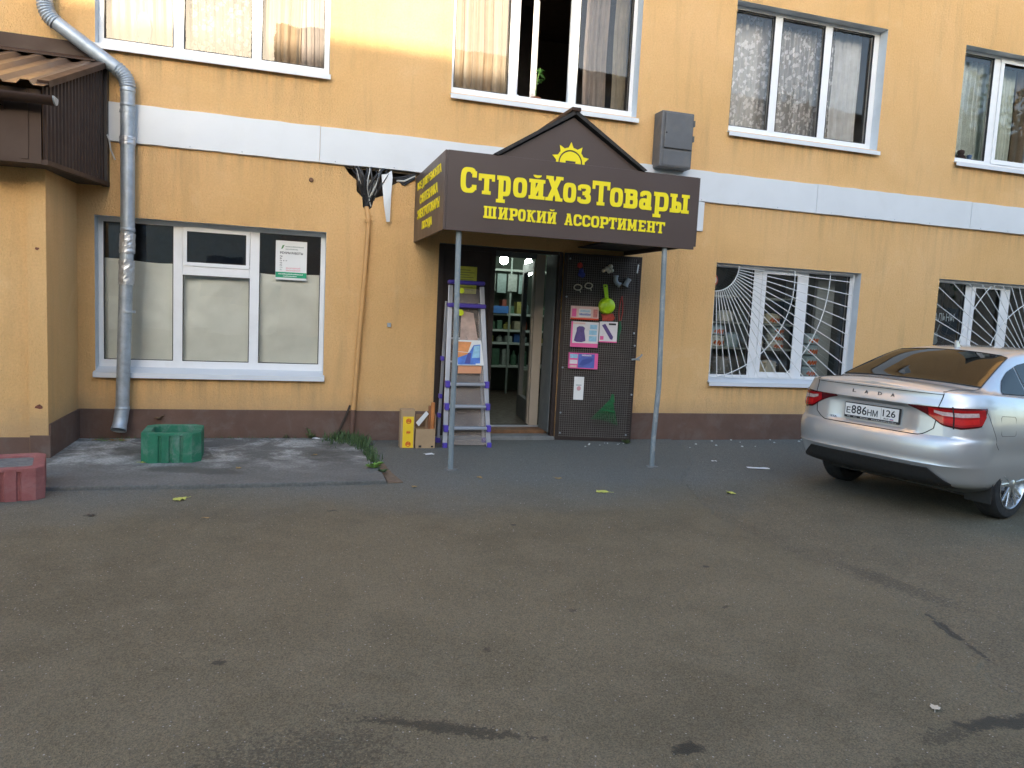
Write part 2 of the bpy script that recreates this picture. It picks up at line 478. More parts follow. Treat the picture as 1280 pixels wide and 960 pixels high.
box_grey = M('cabinet_grey', (.105, .108, .115), .55, var=.12, vscale=5, dirt=.3, dirtcol=(.2, .17, .14), bumps=.002)
dark_cavity = M('dark_cavity', (.085, .065, .05), .95, var=.3, bumps=.02, bscale=30)
cable_b = M('cable_black', (.030, .031, .034), .5)
cable_w = M('cable_white', (.55, .55, .52), .5)
glass = glass_material('window_glass')
glass_dim = glass_material('shop_glass', (.98, 1, .99), 1.5, .055)
room_m = M('room_wall', (.34, .29, .24), .9, var=.08, vscale=2, world_co=True)
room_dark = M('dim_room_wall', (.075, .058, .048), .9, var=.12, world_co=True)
shop_wall = M('shop_wall', (.11, .135, .11), .9, var=.1, world_co=True)
shop_floor = M('shop_floor', (.06, .045, .035), .6, var=.3, vscale=9)
shelf_m = M('shelf_white', (.36, .40, .37), .6, var=.05)
grass_m = M('grass_blades', (.060, .105, .034), .7, var=.55, vscale=16)
weed_m = M('weed_leaf', (.15, .29, .05), .6, var=.25, vscale=20)
dead_m = M('dead_leaf', (.30, .20, .08), .8, var=.35, vscale=30)
yel_leaf = M('yellow_leaf', (.47, .47, .10), .7, var=.25, vscale=30)
plant_g = M('pot_plant_leaf', (.06, .17, .035), .5, var=.3)
terracotta = M('terracotta', (.32, .12, .06), .8)
grille_m = M('grille_paint', (.72, .73, .72), .5, var=.06, dirt=.15, dirtcol=(.45, .4, .33))
asphalt_new = asphalt_material('asphalt', (.150, .128, .083), (.186, .160, .108), 190, apron=True)
asphalt_old = asphalt_material('asphalt_old', (.140, .120, .080), (.172, .148, .101), 130, apron=True)
# ================================================================== ground
g = MB()
g.add([(-300, -300, 0), (300, -300, 0), (300, 300, 0), (-300, 300, 0)], [(0, 1, 2, 3)])
struct(g.build('ground', asphalt_old, local=True))
# newer asphalt layer in front of the shop with its broken edge on the right
rnd = random.Random(3)
edge = [(4.75, -.03), (4.6, -.6), (4.3, -1.3), (3.68, -2.15), (3.40, -2.9), (3.25, -3.57), (3.33, -4.4), (3.39, -5.28), (3.2, -5.75), (3.02, -6.04), (2.9, -6.9), (2.7, -8), (2.5, -11)]
el = []
for a, b in zip(edge, edge[1:]):
    for k in range(8):
        t = k / 8
        el.append((a[0] + (b[0] - a[0]) * t + rnd.uniform(-.022, .022), a[1] + (b[1] - a[1]) * t))
o = MB()
pts = [(-30, -.03, 0), (-30, -11, 0)] + [(x, y, 0) for x, y in el[::-1]]
o.add([(x, y, .012) for x, y, z in pts], [tuple(range(len(pts)))])
n0 = len(pts)
lip = [(x, y, .012) for x, y in el] + [(x + .03, y - .004, .0005) for x, y in el]
k = len(el)
o.add(lip, [(i, i + 1, k + i + 1, k + i) for i in range(k - 1)])
struct(o.build('asphalt_layer', asphalt_new, local=True))

# concrete pad under the left window
def pad_material():
    m, n, b = newmat('pad_concrete')
    ge = n.nodes.new('ShaderNodeNewGeometry'); vec = ge.outputs['Position']
    c = ramp(n, tex_noise(n, vec, 1.4, 8, .65, .4), [(.3, (.115, .112, .10)), (.7, (.20, .195, .178))])
    # lime bloom
    sx = n.nodes.new('ShaderNodeSeparateXYZ'); n.links.new(vec, sx.inputs[0])
    li = tex_noise(n, vec, 2.3, 9, .74, .5)
    zone = ramp(n, math_(n, 'MULTIPLY', math_(n, 'ADD', sx.outputs[1], 2.0), .5), [(.1, (0, 0, 0)), (.55, (1, 1, 1))])
    c = mixc(n, math_(n, 'MULTIPLY', ramp(n, li, [(.46, (0, 0, 0)), (.60, (1, 1, 1))]), zone), c, (.50, .50, .47))
    # damp runs from the downpipe
    for (px_, py_, rx, ry, an) in ((-1.25, -.75, .5, .28, -1.0), (-.75, -1.6, .5, .16, -.25), (.45, -1.0, .35, .3, .2), (.55, -.5, .3, .2, 0)):
        mp = N(n, 'ShaderNodeMapping'); mp.vector_type = 'TEXTURE'
        mp.inputs['Location'].default_value = (px_, py_, 0); mp.inputs['Rotation'].default_value = (0, 0, an); mp.inputs['Scale'].default_value = (rx, ry, 1)
        n.links.new(vec, mp.inputs[0])
        ln = n.nodes.new('ShaderNodeVectorMath'); ln.operation = 'LENGTH'; n.links.new(mp.outputs[0], ln.inputs[0])
        dd = math_(n, 'ADD', ln.outputs['Value'], math_(n, 'MULTIPLY', math_(n, 'SUBTRACT', tex_noise(n, vec, 5, 6, .65), .5), 1.6))
        c = mixc(n, ramp(n, dd, [(.6, (.7, .7, .7)), (1.0, (0, 0, 0))]), c, (.062, .06, .05))
    c = mixc(n, ramp(n, tex_noise(n, vec, 45, 4), [(.42, (.4, .4, .4)), (.6, (0, 0, 0))]), c, (.07, .068, .06))
    n.links.new(c, b.inputs['Base Color']); b.inputs['Roughness'].default_value = .88
    h = math_(n, 'ADD', tex_noise(n, vec, 120, 4), math_(n, 'MULTIPLY', tex_noise(n, vec, 9, 5), 1.2))
    bump(n, b, h, .8, .008)
    return m
pad = MB()
fr = [(-1.92 + (2.77) * i / 40, -2.10 + rnd.uniform(-.012, .012) - .03 * math.sin(i / 40 * 3)) for i in range(41)]
pp = [(.86, -1.2), (.83, -.03), (-2.05, -.03), (-2.05, -1.15), (-1.98, -1.9)]
outl = fr + pp
pad.prism([(x, y, .002) for x, y in outl], (0, 0, .042))
struct(pad.build('concrete_pad', pad_material(), local=True, bevel=.008))

# ================================================================== the shop building
bld = thing('shop_building', 'orange stucco building with white belt course and brown plinth', 'building', (0, 0, 0))
WIN_U = [(-1.83, .39), (1.71, 3.985), (5.255, 7.555), (8.89, 11.16)]
UZ = (3.935, 5.50)
WIN_L = [(-1.845, .40), (5.24, 7.495), (8.85, 11.12)]
LZ = [(.695, 2.295), (.735, 2.29), (.735, 2.30)]
DOOR = (1.65, 3.14, 0.0, 2.275)
HOLE = [(.56, 3.028), (.62, 2.94), (.70, 2.88), (.71, 2.76), (.77, 2.70), (.78, 2.60), (.82, 2.545), (.875, 2.60), (.90, 2.70), (1.0, 2.74), (1.06, 2.84), (1.16, 2.90), (1.36, 2.98), (1.41, 3.028)]
XW0, XW1, ZW1 = -2.0, 16.0, 9.6
outer = [(XW0, -.05), (XW1, -.05), (XW1, ZW1), (XW0, ZW1)]
holes = []
for a, b in WIN_U: holes.append([(a, UZ[0]), (b, UZ[0]), (b, UZ[1]), (a, UZ[1])])
for (a, b), (c, d) in zip(WIN_L, LZ): holes.append([(a, c), (b, c), (b, d), (a, d)])
holes.append([(DOOR[0], -.02), (DOOR[1], -.02), (DOOR[1], DOOR[3]), (DOOR[0], DOOR[3])])
holes.append(HOLE)
polys = [[Vector((x, 0, z)) for x, z in outer]] + [[Vector((x, 0, z)) for x, z in h] for h in holes]
flat = [v for p in polys for v in p]
tris = tessellate_polygon([[Vector((v.x, v.z, 0)) for v in p] for p in polys])
w = MB(); w.add(flat, tris)
w.build('wall', stucco, bld)
# broken recess with bare masonry behind the cables
cv = MB()
hp = [Vector((x, 0.0, z)) for x, z in HOLE]
cv.add(hp + [p + Vector((0, .16, 0)) for p in hp], [(i, (i + 1) % len(hp), len(hp) + (i + 1) % len(hp), len(hp) + i) for i in range(len(hp))] + [tuple(range(len(hp), 2 * len(hp)))])
cv.build('wall_recess', dark_cavity, bld)

# plinth
for a, b in ((-1.998, 1.60), (3.19, 16.0)):
    q = MB(); q.box(a, b, -.022, .02, -.05, .345)
    q.build('plinth', plinth_m, bld, bevel=.006)
# belt course: sheet-metal panels
joints = [-1.735, .31, 2.60, 4.75, 6.64, 9.25, 12.1, 16.0]
for i, (a, b) in enumerate(zip(joints, joints[1:])):
    pr = .034 + (i % 3) * .0035
    q = MB()
    za, zb_ = 3.025, 3.395
    nn = 14
    rb = random.Random(20 + i)
    top = [(a + .002 + (b - a - .004) * k / nn, zb_ + rb.uniform(-.004, .005)) for k in range(nn + 1)]
    pts = [(x, -pr, z) for x, z in top]
    bot = [(x, -pr - .002, za + rb.uniform(-.003, .003)) for x, z in top]
    q.add(pts + bot, [(k, k + 1, nn + 2 + k, nn + 1 + k) for k in range(nn)])
    bk = [(x, .0, z + .004) for x, z in top]
    q.add(pts + bk, [(k, k + 1, nn + 2 + k, nn + 1 + k) for k in range(nn)])
    lk = [(x, -.004, z - .006) for (x, y, z) in bot]
    q.add(bot + lk, [(k, k + 1, nn + 2 + k, nn + 1 + k) for k in range(nn)])
    for e in (0, nn):
        q.add([pts[e], bot[e], lk[e], bk[e]], [(0, 1, 2, 3)])
    bp = q.build('belt_panel', band_m, bld)
    sc_ = MB()
    for k in range(int((b - a) / .55)):
        sc_.lathe([(0, -.003), (.007, -.003), (.007, .004)], (a + .2 + k * .55 + rb.uniform(-.05, .05), -pr - .001, za + .02), 8, 'y')
    sc_.build('screw', galv, bp)
# bare edge profile under the belt where the stucco is broken
q = MB(); q.box(.45, 1.42, .01, .03, 2.998, 3.02)
q.build('metal_rail', M('rusty_rail', (.12, .09, .06), .8, var=.4), bld)
q = MB(); q.box(4.42, 4.985, -.03, -.004, 2.66, 3.018)
q.build('white_board', band_m, bld, bevel=.004)

def window(bx, x0, x1, z0, z1, muls, mat_glass, bottom=.15, top=.045, side=.05, sashes=(), yf=.14, sillz=None, open_pane=None, sill_front=-.055):
    """a plastic window: the frame is the part; panes, sill, sashes and reveal are its pieces"""
    fm = MB()
    yb = yf + .06
    gz0, gz1 = z0 + bottom, z1 - top
    fm.box(x0, x1, yf, yb, z0, gz0)
    fm.box(x0, x1, yf, yb, gz1, z1)
    fm.box(x0, x0 + side, yf, yb, gz0, gz1)
    fm.box(x1 - side, x1, yf, yb, gz0, gz1)
    for a, b in muls: fm.box(a, b, yf, yb, gz0, gz1)
    fo = fm.build('window', pvc, bx, bevel=.004)
    # reveal
    rv = MB()
    d = .004
    rv.add([(x0, .0, z0), (x0, yf, z0), (x0, yf, z1), (x0, .0, z1)], [(0, 1, 2, 3)])
    rv.add([(x1, .0, z0), (x1, yf, z0), (x1, yf, z1), (x1, .0, z1)], [(0, 1, 2, 3)])
    rv.add([(x0, .0, z1), (x1, .0, z1), (x1, yf, z1), (x0, yf, z1)], [(0, 1, 2, 3)])
    rv.build('reveal', reveal_m, fo)
    bays = [x0 + side] + [v for m_ in muls for v in m_] + [x1 - side]
    bays = list(zip(bays[0::2], bays[1::2]))
    for i, (a, b) in enumerate(bays):
        if i == open_pane: continue
        pz = [(gz0, gz1)]
        sh = [s for s in sashes if s[0] == i]
        if sh:
            kind, zt = sh[0][1], sh[0][2]
            if kind == 'transom':
                t = MB(); t.box(a, b, yf - .004, yb, zt - .045, zt + .055); t.build('transom', pvc, fo, bevel=.003)
                s_ = MB(); sw = .04
                s_.box(a + .003, b - .003, yf - .014, yf - .001, zt + .05, zt + .05 + sw); s_.box(a + .003, b - .003, yf - .014, yf - .001, gz1 - sw, gz1 + .004)
                s_.box(a + .003, a + sw, yf - .014, yf - .001, zt + .05 + sw, gz1 - sw); s_.box(b - sw, b - .003, yf - .014, yf - .001, zt + .05 + sw, gz1 - sw)
                s_.build('sash', pvc, fo, bevel=.003)
                pz = [(gz0, zt - .045), (zt + .055 + sw - .005, gz1 - sw + .004)]
                a2, b2 = a + sw - .004, b - sw + .004
            elif kind == 'sash':
                s_ = MB(); sw = .042
                s_.box(a - .02, b + .02, yf - .016, yf - .001, gz0 - .02, gz0 + sw); s_.box(a - .02, b + .02, yf - .016, yf - .001, gz1 - sw, gz1 + .02)
                s_.box(a - .02, a + sw, yf - .016, yf - .001, gz0 + sw, gz1 - sw); s_.box(b - sw, b + .02, yf - .016, yf - .001, gz0 + sw, gz1 - sw)
                s_.build('sash', pvc, fo, bevel=.003)
        for j, (c, e) in enumerate(pz):
            g_ = MB()
            aa, bb = (a2, b2) if (sh and sh[0][1] == 'transom' and j == 1) else (a, b)
            jit = [random.uniform(-.0018, .0018) for _ in range(4)]
            ym = yf + .03
            g_.add([(aa, ym + jit[0], c), (bb, ym + jit[1], c), (bb, ym + jit[2], e), (aa, ym + jit[3], e)], [(0, 1, 2, 3)])
            g_.build('pane', mat_glass, fo, recalc=False)
            gk = MB(); tk = .007
            gk.box(aa, bb, yf - .002, yf + .026, c, c + tk); gk.box(aa, bb, yf - .002, yf + .026, e - tk, e)
            gk.box(aa, aa + tk, yf - .002, yf + .026, c + tk, e - tk); gk.box(bb - tk, bb, yf - .002, yf + .026, c + tk, e - tk)
            gk.build('gasket', cable_b, fo)
    # sheet-metal sill with turned-down front edge
    s = MB()
    zs = sillz if sillz is not None else z0
    prof = [(yf - .002, zs + .075), (sill_front, zs + .028), (sill_front - .003, zs - .022), (sill_front + .006, zs - .024), (sill_front + .007, zs + .018), (yf - .002, zs + .062)]
    s.prism([(x0 - .012, y, z) for y, z in prof], (x1 - x0 + .024, 0, 0))
    s.build('sill', band_m, fo)
    return fo

def third(x0, x1): 
    w_ = (x1 - x0)
    return [(x0 + w_ * .309, x0 + w_ * .352), (x0 + w_ * .642, x0 + w_ * .688)]
w_ul = window(bld, *WIN_U[0], *UZ, [(-1.148, -1.05), (-.394, -.297)], glass, bottom=.105, sillz=3.905)
w_um = window(bld, *WIN_U[1], *UZ, [(2.402, 2.509), (3.147, 3.249)], glass, bottom=.10, sillz=3.885, open_pane=1)
w_u3 = window(bld, *WIN_U[2], *UZ, [(5.916, 6.026), (6.685, 6.80)], glass, bottom=.10, sillz=3.885, side=.085)
w_u4 = window(bld, *WIN_U[3], *UZ, [(9.575, 9.711), (10.36, 10.48)], glass, bottom=.09, sillz=3.89, side=.085, sashes=[(1, 'sash', 0)])
w_ll = window(bld, *WIN_L[0], *LZ[0], [(-1.141, -1.049), (-.385, -.287)], glass_dim, bottom=.15, sashes=[(1, 'transom', 1.80)])
w_r1 = window(bld, *WIN_L[1], *LZ[1], [(5.90, 6.048), (6.618, 6.763)], glass_dim, bottom=.115, side=.06, sashes=[(1, 'sash', 0)])
w_r2 = window(bld, *WIN_L[2], *LZ[2], [(9.498, 9.634), (10.203, 10.36)], glass_dim, bottom=.115, side=.06, sashes=[(1, 'sash', 0)])
# the open casement of the middle window, swung into the room
ang = rad(50); L_ = .63
c_, s_n = math.cos(ang), math.sin(ang)
def sw(t, z, off=0): return (2.515 + c_ * t - s_n * off, .205 + s_n * t + c_ * off, z)
f = MB()
for (t0, t1, z0, z1) in ((0, L_, 4.03, 4.085), (0, L_, 5.40, 5.455), (0, .05, 4.085, 5.40), (L_ - .05, L_, 4.085, 5.40)):
    f.add([sw(t0, z0), sw(t1, z0), sw(t1, z1), sw(t0, z1), sw(t0, z0, .055), sw(t1, z0, .055), sw(t1, z1, .055), sw(t0, z1, .055)],
          [(0, 1, 2, 3), (4, 7, 6, 5), (0, 4, 5, 1), (1, 5, 6, 2), (2, 6, 7, 3), (3, 7, 4, 0)])
cs = f.build('open_casement', pvc, w_um, bevel=.003)
f = MB(); f.add([sw(.05, 4.085, .03), sw(L_ - .05, 4.085, .03), sw(L_ - .05, 5.40, .03), sw(.05, 5.40, .03)], [(0, 1, 2, 3)])
f.build('casement_pane', glass_material('casement_glass', (.55, .5, .3), 1.5, .06), w_um)  # olive tint in the glass stands in for its golden reflection

# rooms behind the windows
def room(x0, x1, y0, y1, z0, z1, mat, holes_front=True):
    r = MB()
    r.add([(x0, y0, z0), (x1, y0, z0), (x1, y1, z0), (x0, y1, z0)], [(0, 1, 2, 3)])
    r.add([(x0, y0, z1), (x1, y0, z1), (x1, y1, z1), (x0, y1, z1)], [(0, 1, 2, 3)])
    r.add([(x0, y1, z0), (x1, y1, z0), (x1, y1, z1), (x0, y1, z1)], [(0, 1, 2, 3)])
    r.add([(x0, y0, z0), (x0, y1, z0), (x0, y1, z1), (x0, y0, z1)], [(0, 1, 2, 3)])
    r.add([(x1, y0, z0), (x1, y1, z0), (x1, y1, z1), (x1, y0, z1)], [(0, 1, 2, 3)])
    return r.build('room_shell', mat, bld)
for (a, b), m_ in zip(WIN_U, (room_m, room_dark, room_m, room_m)):
    room(a - .35, b + .35, .205, 3.4, 3.3, 5.9, m_)
room(WIN_L[0][0] - .05, WIN_L[0][1] + .3, .205, 3.2, .1, 2.8, room_dark)
room(5.0, 7.75, .205, 2.9, .1, 2.75, shop_wall)
room(8.6, 11.4, .205, 3.2, .1, 2.75, room_m)
shop_room = room(1.42, 4.75, .42, 4.3, .125, 2.75, shop_wall)
f = MB(); f.box(1.45, 4.72, .45, 4.28, .10, .128); f.build('shop_floor', shop_floor, bld)
# wall body behind the stucco skin around the doorway
q = MB()
q.box(1.40, 1.648, .003, .419, .0, 2.9); q.box(3.145, 4.77, .003, .419, .0, 2.9); q.box(1.40, 4.77, .003, .419, 2.28, 2.9)
q.build('door_jamb_wall', inner_grey, bld)

# roof slab so that the block closes at the top
q = MB(); q.box(-2.3, 16.2, -.35, 9.5, 9.6, 9.9); q.build('eaves_slab', concrete, bld)
q = MB(); q.box(-2.0, 16.0, 4.6, 9.2, -.02, 9.58); q.build('core', stucco, bld)
q = MB(); q.add([(16, 0, 0), (16, 4.6, 0), (16, 4.6, 9.58), (16, 0, 9.58)], [(0, 1, 2, 3)]); q.build('end_wall', stucco, bld)

# ------------------------------------------------------------------ the porch wing on the left
wing = thing('porch_wing', 'orange stucco porch wing with pilaster at the left edge', 'building wing', (-2.5, -.5, 0))
q = MB()
q.add([(-2.0, .0, -.02), (-2.0, -1.0, -.02), (-2.0, -1.0, 2.75), (-2.0, .0, 2.75)], [(0, 1, 2, 3)])
q.add([(-2.0, -1.0, -.02), (-2.145, -1.0, -.02), (-2.145, -1.0, 2.75), (-2.0, -1.0, 2.75)], [(0, 1, 2, 3)])
q.add([(-2.145, -1.0, -.02), (-2.145, -.95, -.02), (-2.145, -.95, 2.75), (-2.145, -1.0, 2.75)], [(0, 1, 2, 3)])
q.add([(-2.145, -.95, -.02), (-7, -.95, -.02), (-7, -.95, 2.75), (-2.145, -.95, 2.75)], [(0, 1, 2, 3)])
q.build('wall', stucco, wing)
q = MB(); q.add([(-7, .02, 2.6), (-2.0, .02, 2.6), (-2.0, .02, 9.6), (-7, .02, 9.6)], [(0, 1, 2, 3)]); q.build('upper_wall', stucco, wing)
q = MB(); q.box(-1.999, -1.985, -.99, -.022, -.02, .345); q.build('plinth', plinth_m, wing)
q = MB(); q.box(-2.142, -1.984, -1.008, -.991, -.02, .245); q.build('plinth', plinth_m, wing)
q = MB(); q.box(-7, -2.146, -.968, -.951, -.02, .22); q.build('plinth', plinth_m, wing)
for z in (1.88, .50):
    rb = random.Random(int(z * 100)); q = MB()
    pts = []
    for k in range(9):
        a = 2 * math.pi * k / 9; r_ = (.022 if z < 1 else .012) * rb.uniform(.7, 1.3)
        pts.append((-2.07 + r_ * math.cos(a) * 1.3, -1.0025, z + r_ * math.sin(a)))
    q.prism(pts, (0, .004, 0)); q.build('chipped_spot', M('bare_brick', (.17, .06, .035), .95, var=.5, vscale=40), wing)

# brown corrugated canopy above the porch
can = thing('porch_canopy', 'brown corrugated metal porch canopy with gutter at the left edge', 'canopy', (-2.5, -1.0, 2.5))
XR = -1.738
yf_, zf0, zf1, zb0, zb1 = -1.35, 2.55, 3.185, 2.585, 3.76
def XS(y): return -1.738 + (-1.92 + 1.738) * (y / yf_)
nseg = 19
for k in range(nseg):
    # vertical ribs of the side cladding, one rib each
    t0, t1 = k / nseg, (k + 1) / nseg
    y0 = yf_ + (0 - yf_ - .03) * t0; y1 = yf_ + (0 - yf_ - .03) * t1
    def zz(y): 
        t = (y - yf_) / (-yf_); return zf0 + (zb0 - zf0) * t, zf1 + (zb1 - zf1) * t - .03
    q = MB(); d = (y1 - y0)
    ys = [y0, y0 + d * .45, y0 + d * .55, y0 + d * .9, y1]; xs = [XS(ys[0]), XS(ys[1]), XS(ys[2]) + .014, XS(ys[3]) + .014, XS(ys[4])]
    lo = [(x, y, zz(y)[0]) for x, y in zip(xs, ys)]; hi = [(x, y, zz(y)[1]) for x, y in zip(xs, ys)]
    q.add(lo + hi, [(i, i + 1, 6 + i, 5 + i) for i in range(4)])
    q.build('side_rib', brown_metal, can)
# trims of the side
q = MB(); q.bar((XS(yf_) + .012, yf_ - .01, zf1 + .0), (XR + .012, -.02, zb1 + .0), .05, .085, (1, 0, 0)); q.build('verge_trim', brown_metal, can)
q = MB(); q.bar((XS(yf_) + .012, yf_, zf0 + .015), (XR + .012, -.02, zb0 + .015), .04, .05, (1, 0, 0)); q.build('bottom_trim', brown_metal, can)
q = MB(); q.box(XR - .03, XR + .03, -.085, -.004, zb0 - .01, zb1 - .02); q.build('wall_trim', M('dark_brown', (.035, .024, .02), .5), can)
q = MB(); q.box(-7, XS(yf_) - .01, yf_ - .004, yf_ + .02, zf0, zf1 - .05); q.build('fascia', brown_metal, can)
for k in range(12):
    q = MB(); x = XS(yf_) - .13 - k * .21; q.box(x - .03, x + .03, yf_ - .012, yf_ - .003, zf0 + .03, zf1 - .06); q.build('fascia_rib', brown_metal, can)
q = MB(); q.add([(-7, yf_, zf0 + .004), (XS(yf_), yf_, zf0 + .004), (XR, 0, zb0 + .004), (-7, 0, zb0 + .004)], [(0, 1, 2, 3)]); q.build('soffit', M('soffit_dark', (.05, .035, .028), .7), can, solid=.01)
# roof sheets: one trapezoid rib each
pitch = .205
for k in range(24):
    xa = XR + .03 - k * pitch; q = MB()
    xs = [xa, xa - .07, xa - .10, xa - .155, xa - .185, xa - pitch]; hs = [0, 0, .035, .035, 0, 0]
    e = yf_ - .12; tz = zf1 - (zb1 - zf1) * .12 / 1.35
    lo = [(x - .175, e, tz + h + .005) for x, h in zip(xs, hs)]; hi = [(x, -.03, zb1 - .015 + h) for x, h in zip(xs, hs)]
    q.add(lo + hi, [(i, i + 1, 7 + i, 6 + i) for i in range(5)])
    q.build('roof_sheet', M('brown_roof', (.12, .075, .05), .33, var=.15, vscale=3, coat=.15, dirt=.25, dirtcol=(.2, .15, .1)), can, solid=.004)
q = MB(); q.prism([(-7, -.006, 3.93), (-7, -.012, 3.80), (-7, -.20, 3.725), (-7, -.20, 3.718), (-7, -.002, 3.79)], (5.21, 0, 0)); q.build('ridge_flashing', brown_metal, can)
# half-round gutter
prof = []
for k in range(13):
    a = math.pi + math.pi * k / 12; prof.append((.062 * math.cos(a), .062 * math.sin(a)))
GX1 = -1.80
q = MB(); yc, zc = -1.475, 3.06
def gut(i, j): return (-7 + (GX1 + 7) * i, yc + prof[min(12, int(round(j * 12)))][0], zc + prof[min(12, int(round(j * 12)))][1])
q.grid(1, 12, gut); q.build('gutter', brown_metal, can, smooth=True, solid=.006)
q = MB(); q.prism([(GX1, yc + a, zc + b) for a, b in prof], (.012, 0, 0)); q.build('gutter_end', galv, can)
for x in (-2.2, -2.9): 
    q = MB(); q.bar((x, yf_, zc - .09), (x, yc + .03, zc - .06), .03, .05); q.build('gutter_bracket', brown_metal, can)
q = MB(); q.tube([(XR + .02, -.07, 3.08), (XR + .05, -.11, 3.02), (XR + .06, -.1, 2.93), (XR + .09, -.05, 2.84)], .008, 6); q.build('loose_wire', cable_w, can, smooth=True)

# ------------------------------------------------------------------ unseen blocks added behind the camera to shade the facade and fill the panes
def block(name, x0, x1, y0, y1, h, col, label, nx, nz):
    b_ = thing(name, label, 'building', ((x0 + x1) / 2, (y0 + y1) / 2, 0))
    q = MB(); q.box(x0, x1, y0, y1, -.02, h); q.build('wall', M('block_' + label[:9], col, .9, var=.08, vscale=.6, world_co=True), b_)
    q = MB(); q.box(x0 - .4, x1 + .4, y0 - .4, y1 + .4, h, h + .3); q.build('roof', roof_dark, b_)
    for i in range(nx):
        for j in range(nz):
            xc = x0 + (i + .5) * (x1 - x0) / nx; z = 1.4 + j * 3.0
            q = MB(); q.box(xc - .8, xc + .8, y1 + .002, y1 + .03, z, z + 1.5); q.build('window', M('block_window', (.10, .13, .16), .12, var=.1), b_)
    return b_
block('shade_block', -42, -.25, -40, -27, 9.27, (.55, .50, .42), 'pale three storey block across the yard', 9, 3)
block('shade_block', -.2, 46, -40, -25, 12.5, (.42, .30, .22), 'taller brick block across the yard', 8, 4)
# ================================================================== shop canopy with the sign
sg = thing('shop_canopy', 'brown shop canopy with yellow slab lettering on two grey posts', 'canopy', (2.65, -.83, 0))
FX0, FX1, FZ0, FZ1, FY = 1.372, 3.93, 2.255, 2.968, -1.65
q = MB(); q.box(FX0, FX1, FY, FY + .025, FZ0, FZ1); panel = q.build('sign_panel', sign_brown, sg, bevel=.003)
q = MB(); q.box(FX0 - .024, FX0 - .001, FY + .002, -.004, FZ0 + .002, FZ1 - .002); side_l = q.build('side_panel', sign_brown, sg, bevel=.002)
q = MB(); q.box(FX1 + .001, FX1 + .024, FY + .002, -.004, FZ0 + .03, FZ1 - .002); q.build('side_panel', sign_brown, sg, bevel=.002)
APX, APZ = 2.575, 3.43
q = MB(); q.prism([(1.86, FY + .03, FZ1 - .03), (3.29, FY + .03, FZ1 - .03), (3.29, FY + .03, FZ1 + .0), (APX, FY + .03, APZ - .03), (1.86, FY + .03, FZ1 + .0)], (0, .02, 0)); gable = q.build('gable_board', sign_brown, sg)
# roof slopes with thick dark edge
for (xa, xb, nm) in ((1.83, APX + .01, 'l'), (3.32, APX - .01, 'r')):
    q = MB(); q.prism([(xa, FY - .02, FZ1 - .005), (xb, FY - .02, APZ - .005), (xb, FY - .02, APZ + .035), (xa - (.03 if nm == 'l' else -.03), FY - .02, FZ1 + .01)], (0, 1.63, 0)); q.build('roof_slope', roof_dark, sg)
q = MB(); q.box(APX - .05, APX + .045, FY - .035, FY + 1.6, APZ + .012, APZ + .05); q.build('ridge_cap', brown_metal, sg, bevel=.01)
q = MB(); q.box(FX0, FX1, FY + .03, -.01, FZ1 - .05, FZ1 - .03); q.build('deck', roof_dark, sg)
# frame tubes under the canopy
for y in (FY + .05, -.06):
    q = MB(); q.box(FX0 + .01, FX1 - .01, y, y + .04, FZ0 + .33, FZ0 + .37); q.build('frame_tube', post_m, sg)
for x in (FX0 + .02, 2.6, FX1 - .06):
    q = MB(); q.box(x, x + .04, FY + .092, -.062, FZ0 + .33, FZ0 + .37); q.build('frame_tube', post_m, sg)
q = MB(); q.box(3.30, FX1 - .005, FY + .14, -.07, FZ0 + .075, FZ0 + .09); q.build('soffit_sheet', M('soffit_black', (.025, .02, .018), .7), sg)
# two slightly bent posts
q = MB(); q.tube([(1.528, -1.585, .0), (1.522, -1.585, .4), (1.527, -1.585, 1.2), (1.515, -1.585, 2.0), (1.512, -1.585, 2.3)], .026, 12)
p1 = q.build('post', post_m, sg, smooth=True)
q = MB(); q.tube([(3.655, -1.60, 0), (3.652, -1.60, .3), (3.672, -1.60, .85), (3.655, -1.60, 1.5), (3.628, -1.60, 2.3)], .026, 12)
p2 = q.build('post', post_m, sg, smooth=True)
for x, y in ((1.528, -1.585), (3.655, -1.6)):
    q = MB(); rb = random.Random(int(x * 10)); pts = [(x + .055 * rb.uniform(.8, 1.4) * math.cos(a), y + .05 * rb.uniform(.8, 1.4) * math.sin(a), .008) for a in [k * .5236 for k in range(12)]]
    q.prism(pts, (0, 0, .014)); q.build('post_footing', concrete, sg, bevel=.004)

